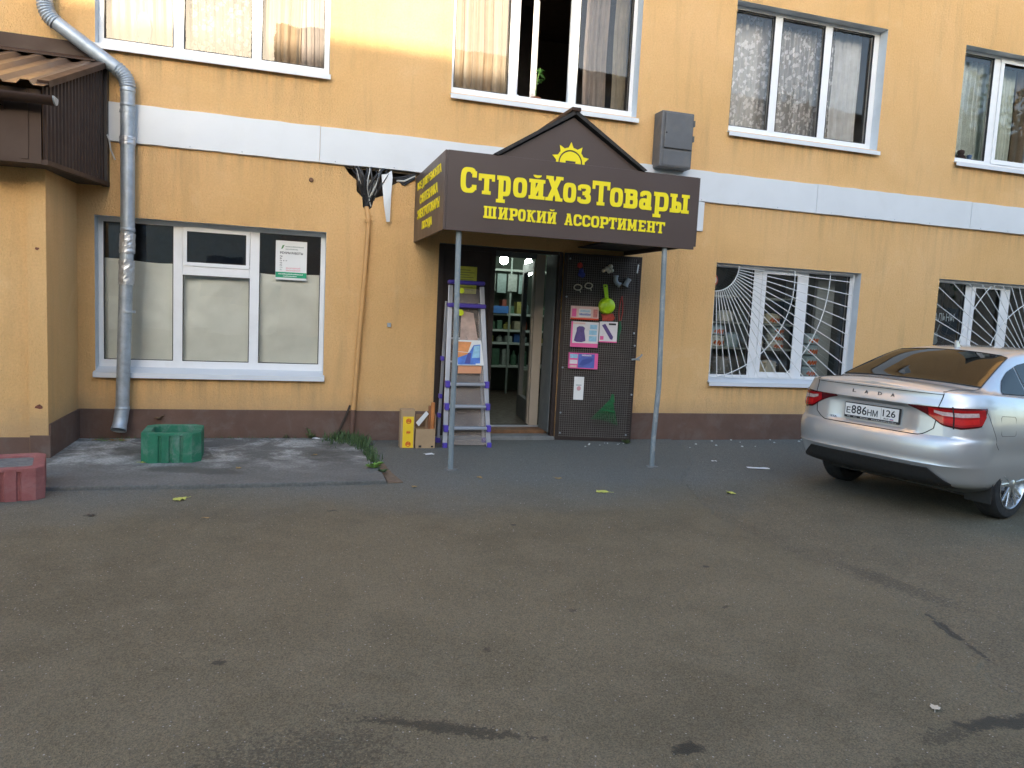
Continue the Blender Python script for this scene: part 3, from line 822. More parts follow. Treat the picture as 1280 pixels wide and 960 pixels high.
# ---- slab-serif letters, built stroke by stroke
class Glyph:
    def __init__(s, x0, x1, z0, z1, tv, th, y):
        s.x0, s.x1, s.z0, s.z1, s.tv, s.th, s.y = x0, x1, z0, z1, tv, th, y
        s.mb = MB(); s.k = 0
        s.w = x1 - x0; s.h = z1 - z0
    def poly(s, pts):
        s.k += 1
        s.mb.prism([(x, s.y, z) for x, z in pts], (0, -.004 - s.k * .00012, 0))
    def rect(s, a, b, c, d): s.poly([(a, c), (b, c), (b, d), (a, d)])
    def stem(s, xc, z0=None, z1=None, top=True, bot=True, sw=None, tl=1, tr=1, bl=1, br=1):
        z0 = s.z0 if z0 is None else z0; z1 = s.z1 if z1 is None else z1
        sw = sw if sw is not None else s.tv * .42
        h = s.tv / 2
        s.rect(xc - h, xc + h, z0, z1)
        if bot: s.rect(xc - h - sw * bl, xc + h + sw * br, z0, z0 + s.th * .8)
        if top: s.rect(xc - h - sw * tl, xc + h + sw * tr, z1 - s.th * .8, z1)
    def diag(s, xa, za, xb, zb, t=None):
        t = (t or s.tv) / 2
        s.poly([(xa - t, za), (xa + t, za), (xb + t, zb), (xb - t, zb)])
    def ring(s, x0, x1, z0, z1, a0=0, a1=360, n=3.2, tv=None, th=None):
        tv = tv or s.tv; th = th or s.th
        cx, cz = (x0 + x1) / 2, (z0 + z1) / 2; rx, rz = (x1 - x0) / 2, (z1 - z0) / 2
        def pt(a, rx, rz):
            c, d = math.cos(a), math.sin(a)
            return (cx + rx * math.copysign(abs(c) ** (2 / n), c), cz + rz * math.copysign(abs(d) ** (2 / n), d))
        m = max(6, int(abs(a1 - a0) / 9))
        s.k += 1; dp = -.004 - s.k * .00012
        vs = []; fs = []
        for i in range(m + 1):
            a = rad(a0 + (a1 - a0) * i / m)
            o = pt(a, rx, rz); ii = pt(a, rx - tv, rz - th)
            vs += [(o[0], s.y, o[1]), (ii[0], s.y, ii[1]), (o[0], s.y + dp, o[1]), (ii[0], s.y + dp, ii[1])]
        for i in range(m):
            b = i * 4; c = b + 4
            fs += [(b + 2, b + 3, c + 3, c + 2), (b, c, c + 1, b + 1), (b, b + 2, c + 2, c), (b + 1, c + 1, c + 3, b + 3)]
        s.mb.add(vs, fs)
def draw(ch, x0, x1, z0, z1, tv, th, y):
    g = Glyph(x0, x1, z0, z1, tv, th, y); w, h = g.w, g.h
    L, Rr = x0 + tv / 2 + tv * .36, x1 - tv / 2 - tv * .36
    xm = (x0 + x1) / 2
    if ch in 'Оо': g.ring(x0, x1, z0, z1)
    elif ch in 'Сс':
        g.ring(x0, x1, z0, z1, 42, 318)
        g.rect(x1 - tv * .92, x1, z1 - h * .38, z1 - h * .13); g.rect(x1 - tv * .92, x1, z0 + h * .13, z0 + h * .33)
    elif ch in 'Тт':
        g.stem(xm, top=False, sw=tv * .38); g.rect(x0, x1, z1 - th, z1)
        g.rect(x0, x0 + tv * .62, z1 - h * .34, z1); g.rect(x1 - tv * .62, x1, z1 - h * .34, z1)
    elif ch == 'Р':
        g.stem(L, top=False); g.rect(x0, xm + tv * .5, z1 - th, z1); g.ring(L - tv * .3, x1, z0 + h * .34, z1, -90, 90); g.rect(L, xm + tv * .5, z0 + h * .34, z0 + h * .34 + th)
    elif ch == 'р':
        g.stem(L, z0 - h * .34, z1, top=False); g.rect(x0, L, z1 - th, z1); g.ring(L - tv * .3, x1, z0, z1, -90, 90); g.rect(L, xm + tv * .5, z0, z0 + th); g.rect(L, xm + tv * .5, z1 - th, z1)
    elif ch in 'ИЙй':
        g.stem(L, sw=tv * .36); g.stem(Rr, sw=tv * .36); g.diag(L + tv * .1, z0 + th * .4, Rr - tv * .1, z1 - th * .4, tv * .75)
        if ch in 'Йй':
            bz = z1 + h * .16
            g.ring(xm - w * .26, xm + w * .26, bz - h * .09, bz + h * .2, 180, 360, 2.0, tv * .55, th * .62)
    elif ch == 'Х':
        g.diag(x0 + tv * .75, z0, x1 - tv * .8, z1, tv * 1.12); g.diag(x1 - tv * .7, z0, x0 + tv * .75, z1, tv * 1.12)
        for xx in (x0, x1 - w * .43):
            g.rect(xx, xx + w * .43, z0, z0 + th * .75); g.rect(xx, xx + w * .43, z1 - th * .75, z1)
    elif ch == 'з':
        g.ring(x0, x1 - w * .04, z0 + h * .45, z1, -80, 150, 2.8); g.ring(x0, x1, z0, z0 + h * .58, -155, 85, 2.8)
        g.rect(xm - w * .14, xm + w * .16, z0 + h * .44, z0 + h * .44 + th * .85)
        g.rect(x0, x0 + tv * .7, z1 - h * .33, z1 - h * .1); g.rect(x0, x0 + tv * .7, z0 + h * .1, z0 + h * .33)
    elif ch == 'в':
        g.stem(L, top=False, bot=False); g.rect(x0, xm + tv * .5, z1 - th, z1); g.rect(x0, xm + tv * .5, z0, z0 + th); g.rect(L, xm + tv * .5, z0 + h * .44, z0 + h * .44 + th)
        g.ring(L - tv * .3, x1 - w * .04, z0 + h * .44, z1, -90, 90); g.ring(L - tv * .3, x1, z0, z0 + h * .44 + th, -90, 90)
    elif ch == 'а':
        g.ring(x0, x1 - tv * .5, z0, z0 + h * .6, 0, 360, 2.8); g.rect(x1 - tv * 1.2, x1 - tv * .2, z0, z0 + h * .72); g.rect(x1 - tv, x1, z0, z0 + th * .85)
        g.ring(x0 + w * .05, x1 - tv * .2, z0 + h * .36, z1, 0, 160, 2.8); g.rect(x0 + w * .05, x0 + w * .05 + tv * .7, z1 - h * .32, z1 - h * .12)
    elif ch == 'ы':
        g.stem(L, bot=False, tl=1, tr=.6); g.rect(x0, L, z0, z0 + th); xr_ = x0 + w * .6
        g.ring(L - tv * .3, xr_, z0, z0 + h * .6, -90, 90); g.rect(L, (L + xr_) / 2 + tv * .2, z0, z0 + th); g.rect(L, (L + xr_) / 2 + tv * .2, z0 + h * .6 - th, z0 + h * .6)
        g.stem(Rr)
    elif ch == 'Ш':
        for xx in (L, xm, Rr): g.stem(xx, bot=False, sw=tv * .3)
        g.rect(x0, x1, z0, z0 + th)
    elif ch == 'К':
        g.stem(L); g.diag(L + tv * .3, z0 + h * .42, x1 - tv * .75, z1, tv * .85); g.diag(x1 - tv * .7, z0, xm - tv * .1, z0 + h * .6, tv * .85)
        g.rect(x1 - tv * 1.25, x1, z0, z0 + th * .8); g.rect(x1 - tv * 1.3, x1 - tv * .1, z1 - th * .8, z1)
    elif ch == 'А':
        g.diag(x0 + tv * .6, z0, xm - tv * .12, z1, tv * .8); g.diag(x1 - tv * .6, z0, xm + tv * .12, z1, tv * .9); g.rect(x0 + w * .25, x1 - w * .25, z0 + h * .25, z0 + h * .25 + th * .8)
        g.rect(x0, x0 + w * .4, z0, z0 + th * .75); g.rect(x1 - w * .42, x1, z0, z0 + th * .75); g.rect(xm - w * .25, xm + w * .12, z1 - th * .7, z1)
    elif ch == 'М':
        g.stem(L, sw=tv * .3); g.stem(Rr, sw=tv * .3); g.diag(xm, z0 + h * .18, L + tv * .1, z1, tv * .75); g.diag(xm, z0 + h * .18, Rr - tv * .1, z1, tv * .75)
    elif ch == 'Е':
        g.stem(L, top=False, bot=False); g.rect(x0, x1, z0, z0 + th); g.rect(x0, x1, z1 - th, z1); g.rect(L, x1 - w * .2, z0 + h * .42, z0 + h * .42 + th * .85)
        g.rect(x1 - tv * .55, x1, z0, z0 + h * .3); g.rect(x1 - tv * .55, x1, z1 - h * .3, z1)
    elif ch == 'Н':
        g.stem(L); g.stem(Rr); g.rect(L, Rr, z0 + h * .42, z0 + h * .42 + th * .85)
    return g.mb
ROW1 = [('С', 1.495, 1.644), ('т', 1.662, 1.817), ('р', 1.837, 1.971), ('о', 1.995, 2.13), ('й', 2.149, 2.308), ('Х', 2.316, 2.488), ('о', 2.492, 2.623), ('з', 2.640, 2.777), ('Т', 2.789, 2.973), ('о', 2.977, 3.113), ('в', 3.126, 3.272), ('а', 3.290, 3.427), ('р', 3.447, 3.61), ('ы', 3.630, 3.839)]
ROW2 = [('Ш', 1.721, 1.846), ('И', 1.864, 1.957), ('Р', 1.97, 2.051), ('О', 2.056, 2.13), ('К', 2.142, 2.229), ('И', 2.239, 2.335), ('Й', 2.345, 2.438), ('А', 2.521, 2.605), ('С', 2.613, 2.696), ('С', 2.704, 2.787), ('О', 2.795, 2.879), ('Р', 2.888, 2.976), ('Т', 2.98, 3.065), ('И', 3.074, 3.168), ('М', 3.177, 3.284), ('Е', 3.298, 3.377), ('Н', 3.391, 3.482), ('Т', 3.491, 3.588)]
for ch, a, b in ROW1:
    big = ch in 'СХТ'
    draw(ch, a, b, 2.602, 2.830 if big else 2.785, .047, .040, FY - .0015).build('letter', sign_yellow, panel)
for ch, a, b in ROW2:
    draw(ch, a, b, 2.388, 2.498, .0245, .0205, FY - .0015).build('letter', sign_yellow, panel)
# half-sun emblem
em = MB(); c0 = (2.559, 2.972)
def arc(r, n=24, a0=0, a1=180): return [(c0[0] + r * math.cos(rad(a0 + (a1 - a0) * k / n)), c0[1] + r * math.sin(rad(a0 + (a1 - a0) * k / n))) for k in range(n + 1)]
yy = FY + .0285
em.prism([(x, yy, z) for x, z in arc(.108)], (0, -.005, 0))
o_, i_ = arc(.146), arc(.122)
em.prism([(x, yy, z) for x, z in o_ + i_[::-1]], (0, -.005, 0))
for k in range(5):
    a = rad(18 + 36 * k); da = rad(11.5)
    em.prism([(c0[0] + r * math.cos(t), yy, c0[1] + r * math.sin(t)) for r, t in ((.140, a - da), (.196, a), (.140, a + da))], (0, -.0045, 0))
emo = em.build('sun_emblem', sign_yellow, gable)
q = MB(); q.box(c0[0] - .05, c0[0] + .05, yy - .0062, yy - .0052, c0[1] + .001, c0[1] + .02); q.build('emblem_mark', sign_brown, gable)
# side wording
for k, (s_, wd, x_, z_) in enumerate((('ВСЕ ДЛЯ РЕМОНТА', 1.30, .16, 2.78), ('САНТЕХНИКА', .98, .33, 2.63), ('ЭЛЕКТРОТОВАРЫ', 1.22, .2, 2.48), ('ПОСУДА', .55, .52, 2.335))):
    q = MB()
    text_on(q, s_, frameM((FX0 - .0265, -.02 - x_, z_), (0, -1, 0), (0, 0, 1)), wd, .10, .004, .022)
    q.build('side_wording', sign_yellow, side_l)
# ================================================================== things on and behind the facade
# ---- downpipe
dp = thing('downpipe', 'galvanised steel downpipe with corrugated elbows left of the lower window', 'downpipe', (-1.55, -.12, 0))
yd = -.125
def pipe(name, path, r, mat=galv, n=16, parent=dp): 
    q = MB(); q.tube(path, r, n); return q.build(name, mat, parent, smooth=True)
pipe('upper_pipe', [(-2.222, yd, 9.5), (-2.222, yd, 4.20)], .066)
pipe('slanted_pipe', [(-2.15, yd, 4.055), (-1.60, yd, 3.685)], .066)
pipe('lower_pipe', [(-1.52, yd, 3.55), (-1.523, yd, 2.14)], .066)
pipe('bottom_pipe', [(-1.525, yd, 2.16), (-1.575, yd, .36)], .064)
def elbow(p0, p1, p2, r):
    path = []; rs = []
    p0, p1, p2 = Vector(p0), Vector(p1), Vector(p2)
    n_ = 26
    for k in range(n_ + 1):
        t = k / n_; path.append(p0 * (1 - t) ** 2 + p1 * 2 * t * (1 - t) + p2 * t * t); rs.append(r + (.0045 if k % 3 == 1 else -.002))
    q = MB(); q.tube(path, rs, 16); return q.build('elbow', galv, dp, smooth=True, sharp=60)
elbow((-2.222, yd, 4.22), (-2.222, yd, 4.105), (-2.13, yd, 4.04), .07)
elbow((-1.615, yd, 3.695), (-1.52, yd, 3.63), (-1.52, yd, 3.53), .07)
for z, x in ((3.50, -1.52), (3.36, -1.5203), (2.16, -1.523), (.37, -1.574)):
    q = MB(); q.tube([(x, yd, z - .018), (x, yd, z - .012), (x, yd, z + .012), (x, yd, z + .018)], [.066, .0705, .0705, .066], 16); q.build('joint_ring', galv, dp, smooth=True)
for z in (3.3, 1.35):
    q = MB(); q.tube([(-1.523, yd, z - .012), (-1.523, yd, z + .012)], .071, 16); q.bar((-1.523, yd + .06, z), (-1.523, .01, z), .02, .02); q.build('bracket', galv, dp)
# crumpled foil tape round the pipe
for (z0, z1, sd_) in ((1.62, 1.86, 1), (1.93, 2.12, 2), (2.98, 3.06, 3)):
    rb = random.Random(sd_); q = MB(); nz_ = 9; vs = []
    for i in range(nz_ + 1):
        z = z0 + (z1 - z0) * i / nz_; xc = -1.523 - .05 * max(0, 2.15 - z) / 1.8
        for k in range(18):
            a = 2 * math.pi * k / 18; r_ = .0695 + rb.uniform(0, .006); vs.append((xc + r_ * math.cos(a), yd + r_ * math.sin(a), z + rb.uniform(-.008, .008)))
    q.add(vs, [(i * 18 + k, i * 18 + (k + 1) % 18, (i + 1) * 18 + (k + 1) % 18, (i + 1) * 18 + k) for i in range(nz_) for k in range(18)])
    q.build('foil_tape', M('foil', (.55, .57, .6), .42, .8, var=.2, vscale=30), dp)
# outlet spout: open tube bent to the front
q = MB(); n_ = 12
path = []
for k in range(n_ + 1):
    t = k / n_; a = rad(62) * t
    path.append(Vector((-1.576 - .022 * t, yd - .10 * (1 - math.cos(a)) * 1.2, .36 - .19 * t - .02 * math.sin(a))))
q.tube(path, [.066] * 10 + [.068, .071, .073], 16, cap=False); q.build('outlet', galv, dp, smooth=True, solid=.004)

# ---- painted gas pipe leaning on the wall
pg = thing('painted_pipe', 'thin wall pipe painted orange and brown below the cable hole', 'pipe', (.74, -.03, 0))
m_or = M('pipe_orange', (.56, .31, .115), .6, var=.1)
pipe('upper_pipe', [(.822, .03, 2.60), (.838, -.02, 2.49), (.845, -.035, 2.44), (.82, -.035, 1.9), (.735, -.04, .36)], .028, m_or, 10, pg)
pipe('lower_pipe', [(.735, -.045, .36), (.722, -.05, .0)], .029, M('pipe_brown', (.14, .075, .052), .7), 10, pg)
q = MB(); q.tube([(.838, -.034, 2.43), (.838, -.034, 2.46)], .036, 10); q.build('collar', m_or, pg, smooth=True)
q = MB(); q.tube([(.70, -.03, .41), (.66, -.05, .3), (.58, -.07, .12), (.53, -.09, .04)], [.011, .014, .012, .01], 6)
tag(q.build('dry_branch', M('bark', (.05, .035, .025), .9)), 'dead dark branch leaning on the plinth beside the painted pipe', 'branch')

# ---- cables spilling from the hole under the belt
cb = thing('cable_bundle', 'tangle of black and white cables hanging from the broken wall hole', 'cables', (.82, 0, 2.6))
rb = random.Random(11)
for k in range(22):
    x0 = .60 + .026 * k + rb.uniform(-.02, .02)
    xe = .82 + rb.uniform(-.05, .05)
    if k >= 18: x0, xe = 1.0 + .03 * (k - 18), .90
    sag = rb.uniform(-.03, .05)
    pts = []
    for t in [i / 9 for i in range(10)]:
        x = x0 + (xe - x0) * (t ** .7) + .025 * math.sin(t * 5 + k); z = 3.03 - (.42 + rb.uniform(-.02, .0)) * t ** 1.15 - sag * math.sin(t * 3.1)
        y = .02 - .065 * math.sin(min(1, t * 1.25) * math.pi) - .02 * (k % 3)
        pts.append((x, y + .03 * t, z))
    q = MB(); q.tube(pts, .0055 + .003 * (k % 2), 6); q.build('cable', cable_w if k in (3, 8, 13) else cable_b, cb, smooth=True)
for k in range(5):
    q = MB(); z = 2.97 - .012 * k
    q.tube([(1.10 + .02 * k, .01, z - .03), (1.22, -.02, z - .01 - .01 * k), (1.34, -.02, z + .035)], .009, 6); q.build('cable', cable_b if k != 2 else cable_w, cb, smooth=True)
q = MB(); q.box(.80, .93, .03, .05, 2.74, 2.90); q.build('junction_box', M('cable_box', (.5, .5, .46), .6), cb)
q = MB()
pr = [(.965, -.05, 2.955), (1.02, -.055, 2.965), (1.075, -.04, 3.01), (1.085, -.06, 2.93), (1.075, -.07, 2.75), (1.068, -.075, 2.455), (1.03, -.085, 2.45), (1.0, -.08, 2.62)]
q.add(pr, [(0, 1, 7), (1, 2, 3), (1, 3, 4, 7), (7, 4, 5, 6)])
tag(q.build('loose_panel_strip', band_m, solid=.004), 'torn strip of white sheet metal dangling beside the cable hole', 'metal strip')
q = MB(); q.box(1.085, 1.125, -.03, -.002, 1.30, 1.345); q.lathe([(0, -.035), (.012, -.035), (.014, -.03)], (1.105, 0, 1.322), 10, 'y')
tag(q.build('wall_socket', galv, bevel=.004), 'tiny grey metal fitting on the wall left of the doorway', 'wall fitting')
q = MB(); q.lathe([(0, -.02), (.02, -.02), (.025, -.003)], (.228, 0, 2.835), 8, 'y')
tag(q.build('wall_anchor', M('rust', (.18, .09, .05), .9)), 'small rusty anchor in the stucco above the papered window', 'wall fitting')

# ---- meter cabinet
mc = thing('meter_cabinet', 'dark grey wall cabinet above the right end of the shop sign', 'cabinet', (4.4, -.1, 3.35))
q = MB(); q.box(4.225, 4.655, -.205, -.003, 3.355, 4.01); q.build('housing', box_grey, mc, bevel=.012)
q = MB(); q.box(4.265, 4.635, -.226, -.207, 3.575, 3.985); q.build('door', box_grey, mc, bevel=.012)
q = MB(); q.box(4.265, 4.635, -.213, -.206, 3.375, 3.555); q.build('lower_cover', box_grey, mc, bevel=.005)
for z in (3.68, 3.86):
    q = MB(); q.box(4.65, 4.672, -.21, -.17, z, z + .07); q.build('hinge', box_grey, mc, bevel=.004)
q = MB(); q.lathe([(0, -.232), (.01, -.232), (.01, -.226)], (4.285, 0, 3.75), 8, 'y'); q.build('lock', ink, mc)

# ---- curtains and what stands behind the upper panes
def curtain(name, x0, x1, z0, z1, y, mat, label, folds=9, amp=.02, group=None, hem=0.0, seed=0):
    rb = random.Random(seed); ph = [rb.uniform(0, 6) for _ in range(4)]
    q = MB()
    def fn(u, v):
        x = x0 + (x1 - x0) * u
        a = amp * (math.sin(u * folds * 6.283 + ph[0] + .5 * math.sin(v * 2 + ph[1])) + .45 * math.sin(u * folds * 2.3 * 6.283 + ph[2] + v))
        return (x + .006 * math.sin(v * 7 + ph[3]), y + a * (1.1 - .35 * v), z0 + (z1 - z0) * v + hem * math.sin(u * folds * 6.283 + ph[0]) * (1 - v))
    q.grid(max(24, int(folds * 10)), 14, fn)
    return tag(q.build(name, mat, smooth=True), label, 'curtain', group)
peach = fabric_material('peach_curtain', (.50, .38, .26), col2=(.62, .55, .45), stripes=4, trans=.45)
cream = fabric_material('cream_curtain', (.50, .46, .38), trans=.5)
lace_c = fabric_material('cream_lace', (.50, .47, .42), 'flower', .5, .55)
lace_w = fabric_material('white_lace', (.88, .89, .92), 'flower', .2, .5)
dots = fabric_material('dotted_net', (.78, .88, .84), 'dots', .2, .7)
greyc = fabric_material('grey_curtain', (.42, .38, .36), col2=(.58, .50, .46), stripes=5, trans=.4)
plain_w = fabric_material('plain_net', (.84, .88, .92), 'dots', .2, .85)
green_net = fabric_material('green_net', (.66, .76, .70), trans=.2)
curtain('curtain', -1.80, -1.02, 4.0, 5.5, .34, peach, 'peach striped curtain in the left pane above the downpipe', 7, seed=1)
curtain('lace_curtain', -1.06, -.33, 4.10, 5.5, .40, lace_c, 'cream lace curtain in the centre pane of the top left window', 8, seed=2)
curtain('curtain', -.32, .10, 4.0, 5.5, .36, peach, 'peach curtain in the right pane of the top left window', 4, seed=3)
curtain('curtain', .09, .37, 4.0, 5.5, .44, greyc, 'grey drape at the right edge of the top left window', 3, seed=4)
curtain('curtain', 1.74, 2.43, 3.98, 5.5, .33, peach, 'peach striped curtain left of the open casement', 6, seed=5)
curtain('curtain', 3.40, 3.70, 4.0, 5.5, .36, greyc, 'grey pink curtain right of the open casement', 4, seed=6)
curtain('curtain', 3.78, 3.97, 4.0, 5.5, .33, cream, 'narrow cream curtain at the right edge of the casement window', 2, seed=7)
curtain('lace_curtain', 5.28, 6.05, 3.98, 5.5, .38, lace_w, 'white floral lace curtain in the left pane right of the cabinet', 7, seed=8)
curtain('curtain', 5.30, 5.95, 3.98, 5.5, .50, fabric_material('pale_backing', (.78, .82, .84), trans=.2), 'pale plain curtain behind the left lace panel', 5, seed=18)
curtain('lace_curtain', 6.04, 6.74, 3.98, 5.45, .36, lace_w, 'white floral lace curtain in the dark centre pane', 9, .028, seed=9)
curtain('lace_curtain', 6.74, 7.05, 3.98, 5.5, .38, lace_w, 'narrow floral lace strip in the third pane from the cabinet', 4, seed=10)
curtain('curtain', 7.02, 7.45, 3.98, 5.5, .34, plain_w, 'plain pale net at the right side of the lace window', 3, seed=11)
curtain('net_curtain', 8.95, 9.64, 4.05, 5.45, .36, dots, 'dotted net curtain in the left pane of the top right window', 7, .025, seed=12)
curtain('curtain', 9.68, 10.32, 4.0, 5.45, .40, green_net, 'grey green curtain in the sash of the top right window', 7, .02, seed=13)
curtain('curtain', 10.34, 11.1, 4.0, 5.45, .40, peach, 'peach curtain at the frame edge of the top right window', 6, seed=14)
# grey mirror / clock shape standing on the left sill
q = MB(); q.prism([(-1.445 + .072 * math.cos(a) , .27, 4.05 + max(0, .17 + .17 * math.sin(a))) for a in [k * .3142 for k in range(20)]], (0, .02, 0))
tag(q.build('oval_mirror', M('mirror_back', (.07, .08, .09), .5)), 'grey oval mirror standing on the sill of the top left window', 'mirror')
# pot plant in the opened casement
pl = thing('pot_plant', 'small green pot plant on the sill of the open casement', 'plant', (2.78, .26, 3.985))
q = MB(); q.lathe([(.045, 0), (.062, .09), (.068, .09), (.068, .105), (.058, .105), (.055, .09), (0, .088)], (2.78, .26, 3.97), 16); q.build('pot', terracotta, pl, smooth=True)
q = MB(); q.tube([(2.78, .26, 4.05), (2.785, .255, 4.2), (2.80, .25, 4.33), (2.82, .25, 4.42)], [.006, .005, .005, .003], 6); q.build('stem', M('stem_green', (.12, .22, .05), .7), pl, smooth=True)
rb = random.Random(5)
for k in range(26):
    t = rb.uniform(.45, 1); c = Vector((2.78 + .04 * t, .255, 4.07 + .35 * t)); a = rb.uniform(0, 6.28); l = rb.uniform(.05, .10)
    d = Vector((math.cos(a), math.sin(a) * .6, rb.uniform(-.5, .6))).normalized(); n_ = d.cross(Vector((0, 0, 1))).normalized() * l * .22
    q = MB(); q.add([c, c + d * l * .5 + n_, c + d * l + Vector((0, 0, -.01)), c + d * l * .5 - n_], [(0, 1, 2, 3)]); q.build('leaf', plant_g, pl)
# toys and pots on the far right sill
for k, (x, s_, m_, lb) in enumerate(((9.28, .11, M('dark_toy', (.05, .03, .035), .7), 'dark toy on the sill of the top right window'), (9.14, .07, M('blue_toy', (.06, .12, .35), .6), 'small blue toy on the sill of the top right window'), (9.44, .08, M('blue_toy2', (.10, .20, .42), .6), 'pale blue toy beside the mullion of the top right window'))):
    q = MB(); q.lathe([(s_ * .6, 0), (s_ * .72, s_ * .5), (s_ * .5, s_ * .95), (s_ * .32, s_ * 1.05), (s_ * .45, s_ * 1.3), (s_ * .42, s_ * 1.6), (.0, s_ * 1.8)], (x, .27, 3.99), 12)
    tag(q.build('toy', m_, smooth=True), lb, 'toy')
pp_ = thing('house_plant', 'leafy house plant at the left edge of the top right window', 'plant', (9.02, .27, 3.99))
q = MB(); q.lathe([(.05, 0), (.07, .12), (.06, .12), (0, .11)], (9.02, .27, 3.985), 14); q.build('pot', terracotta, pp_, smooth=True)
for k in range(40):
    c = Vector((9.03 + rb.uniform(-.05, .06), .27 + rb.uniform(-.04, .04), 4.12 + rb.uniform(0, .38))); a = rb.uniform(0, 6.28); l = rb.uniform(.06, .11)
    d = Vector((math.cos(a), math.sin(a) * .6, rb.uniform(-.6, .6))).normalized(); n_ = d.cross(Vector((0, 0, 1))).normalized() * l * .3
    q = MB(); q.add([c, c + d * l * .5 + n_, c + d * l, c + d * l * .5 - n_], [(0, 1, 2, 3)]); q.build('leaf', plant_g, pp_)

# ---- the papered window on the lower left
def sheet(x0, x1, z0, z1, seed, label):
    rb = random.Random(seed); off = Vector((rb.uniform(0, 9), rb.uniform(0, 9), 0)); q = MB()
    def fn(u, v):
        x = x0 + (x1 - x0) * u; z = z0 + (z1 - z0) * v
        d = noise.noise(Vector((x * 2.2 + z * 1.2, z * 2.6 - x, 0)) + off) * .05 + abs(noise.noise(Vector((x * 3 + z * 2, z * 4 - x, 1)) + off)) * .03
        return (x, .235 + d, z + (.012 * math.sin(u * 5 + seed) if v > .9 else 0))
    q.grid(26, 30, fn)
    return tag(q.build('paper_sheet', paper_wrap, smooth=True), label, 'paper sheet')
sheet(-1.83, -1.10, .80, 1.875, 1, 'crumpled pale paper covering the left pane behind the downpipe')
sheet(-1.09, -.34, .80, 1.77, 2, 'pale paper covering the centre pane below the transom')
sheet(-.33, .385, .80, 1.825, 3, 'pale paper covering the right pane under the opening-hours notice')
no = thing('opening_hours_notice', 'white opening-hours notice with green foot taped inside the papered window', 'notice', (.04, .162, 1.77))
NX0, NX1, NZ0, NZ1 = -.122, .205, 1.765, 2.185
q = MB(); q.box(NX0, NX1, .1615, .163, NZ0, NZ1); nb = q.build('sheet', paper_w, no)
q = MB(); q.box(NX0 + .001, NX1 - .001, .1600, .1612, NZ0 + .022, NZ0 + .082); q.build('green_strip', green_ink, no)
def ntext(s_, x, z, wd, h, m_, off=.01):
    q = MB(); text_on(q, s_, frameM((NX0 + x, .1595, NZ0 + z), (1, 0, 0), (0, 0, 1)), wd, h, .0004, off); q.build('print', m_, no)
def nblur(x, z, wd, h, m_):
    q = MB(); rb_ = random.Random(int(x * 991 + z * 313)); u = 0
    while u < wd - .006:
        w_ = rb_.uniform(.004, .009); q.box(NX0 + x + u, NX0 + x + u + w_, .1592, .1597, NZ0 + z, NZ0 + z + h * rb_.uniform(.6, 1)); u += w_ + .003
    q.build('print', m_, no)
nblur(.10, .352, .19, .016, grey_ink); nblur(.10, .325, .13, .015, grey_ink)
ntext('РЕЖИМ РАБОТЫ', .045, .278, .24, .025, ink, .02)
for k, d_ in enumerate(('Пн', 'Вт', 'Ср   8 - 14', 'Чт', 'Пт', 'Сб', 'Вс')):
    ntext(d_, .045, .245 - k * .0245, None, .016, ink if k < 5 else grey_ink, .02)
ntext('ВЫХОДНОЙ', .11, .118, .15, .018, pink_ink, .02); ntext('ВЫХОДНОЙ', .11, .0935, .15, .018, pink_ink, .02)
nblur(.03, .056, .26, .012, paper_w); nblur(.08, .034, .15, .011, paper_w)
q = MB(); q.prism([(NX0 + .055, .1598, NZ0 + .33), (NX0 + .072, .1598, NZ0 + .335), (NX0 + .092, .1598, NZ0 + .375), (NX0 + .07, .1598, NZ0 + .37)], (0, -.0004, 0)); q.build('leaf_logo', M('logo_green', (.10, .25, .10), .7), no)

# ---- white fan grilles
def fan_grille(name, label, x0, x1, z0, z1, y, cx, cz, r0, rays, arcs, mirror=False):
    t = thing(name, label, 'window grille', ((x0 + x1) / 2, y, z0))
    def clip(a):
        dx, dz = math.cos(a), math.sin(a); best = 99
        for bx_ in (x0, x1):
            if abs(dx) > 1e-6:
                s_ = (bx_ - cx) / dx
                if s_ > 1e-3: best = min(best, s_)
        for bz in (z0, z1):
            if abs(dz) > 1e-6:
                s_ = (bz - cz) / dz
                if s_ > 1e-3: best = min(best, s_)
        return best
    for a in rays:
        e = clip(a)
        if e <= r0 + .02: continue
        q = MB(); q.tube([(cx + math.cos(a) * r0, y, cz + math.sin(a) * r0), (cx + math.cos(a) * e, y, cz + math.sin(a) * e)], .006, 6); q.build('bar', grille_m, t, smooth=True)
    for (r, a0, a1, grow) in [(r0, *arcs[0][1:])] + list(arcs[1:]):
        pts = []
        for k in range(25):
            a = a0 + (a1 - a0) * k / 24; rr = r + grow * k / 24
            x, z = cx + math.cos(a) * rr, cz + math.sin(a) * rr
            if x0 - .01 <= x <= x1 + .01 and z0 - .01 <= z <= z1 + .01: pts.append((x, y - .012, z))
        if len(pts) > 2:
            q = MB(); q.tube(pts, .0062, 6); q.build('arc_bar', grille_m, t, smooth=True)
    for (a, b) in (((x0, z0), (x1, z0)), ((x0, z1), (x1, z1)), ((x0, z0), (x0, z1)), ((x1, z0), (x1, z1))):
        q = MB(); q.tube([(a[0], y + .01, a[1]), (b[0], y + .01, b[1])], .007, 6); q.build('frame_bar', grille_m, t)
    return t
gx0, gx1, gz0, gz1 = 5.262, 7.43, .825, 2.265
cxg, czg = 5.262, 2.265
fan_grille('window_grille', 'white fan grille radiating from the upper left corner beside the car', gx0, gx1, gz0, gz1, .05, cxg, czg, .335,
           [-rad(89.2 - k * 4.55) for k in range(20)], [(.335, -rad(90), 0, 0), (1.19, 0, -rad(90), .27), (1.76, 0, -rad(85), .1)])
cx2, cz2 = 11.06, .845
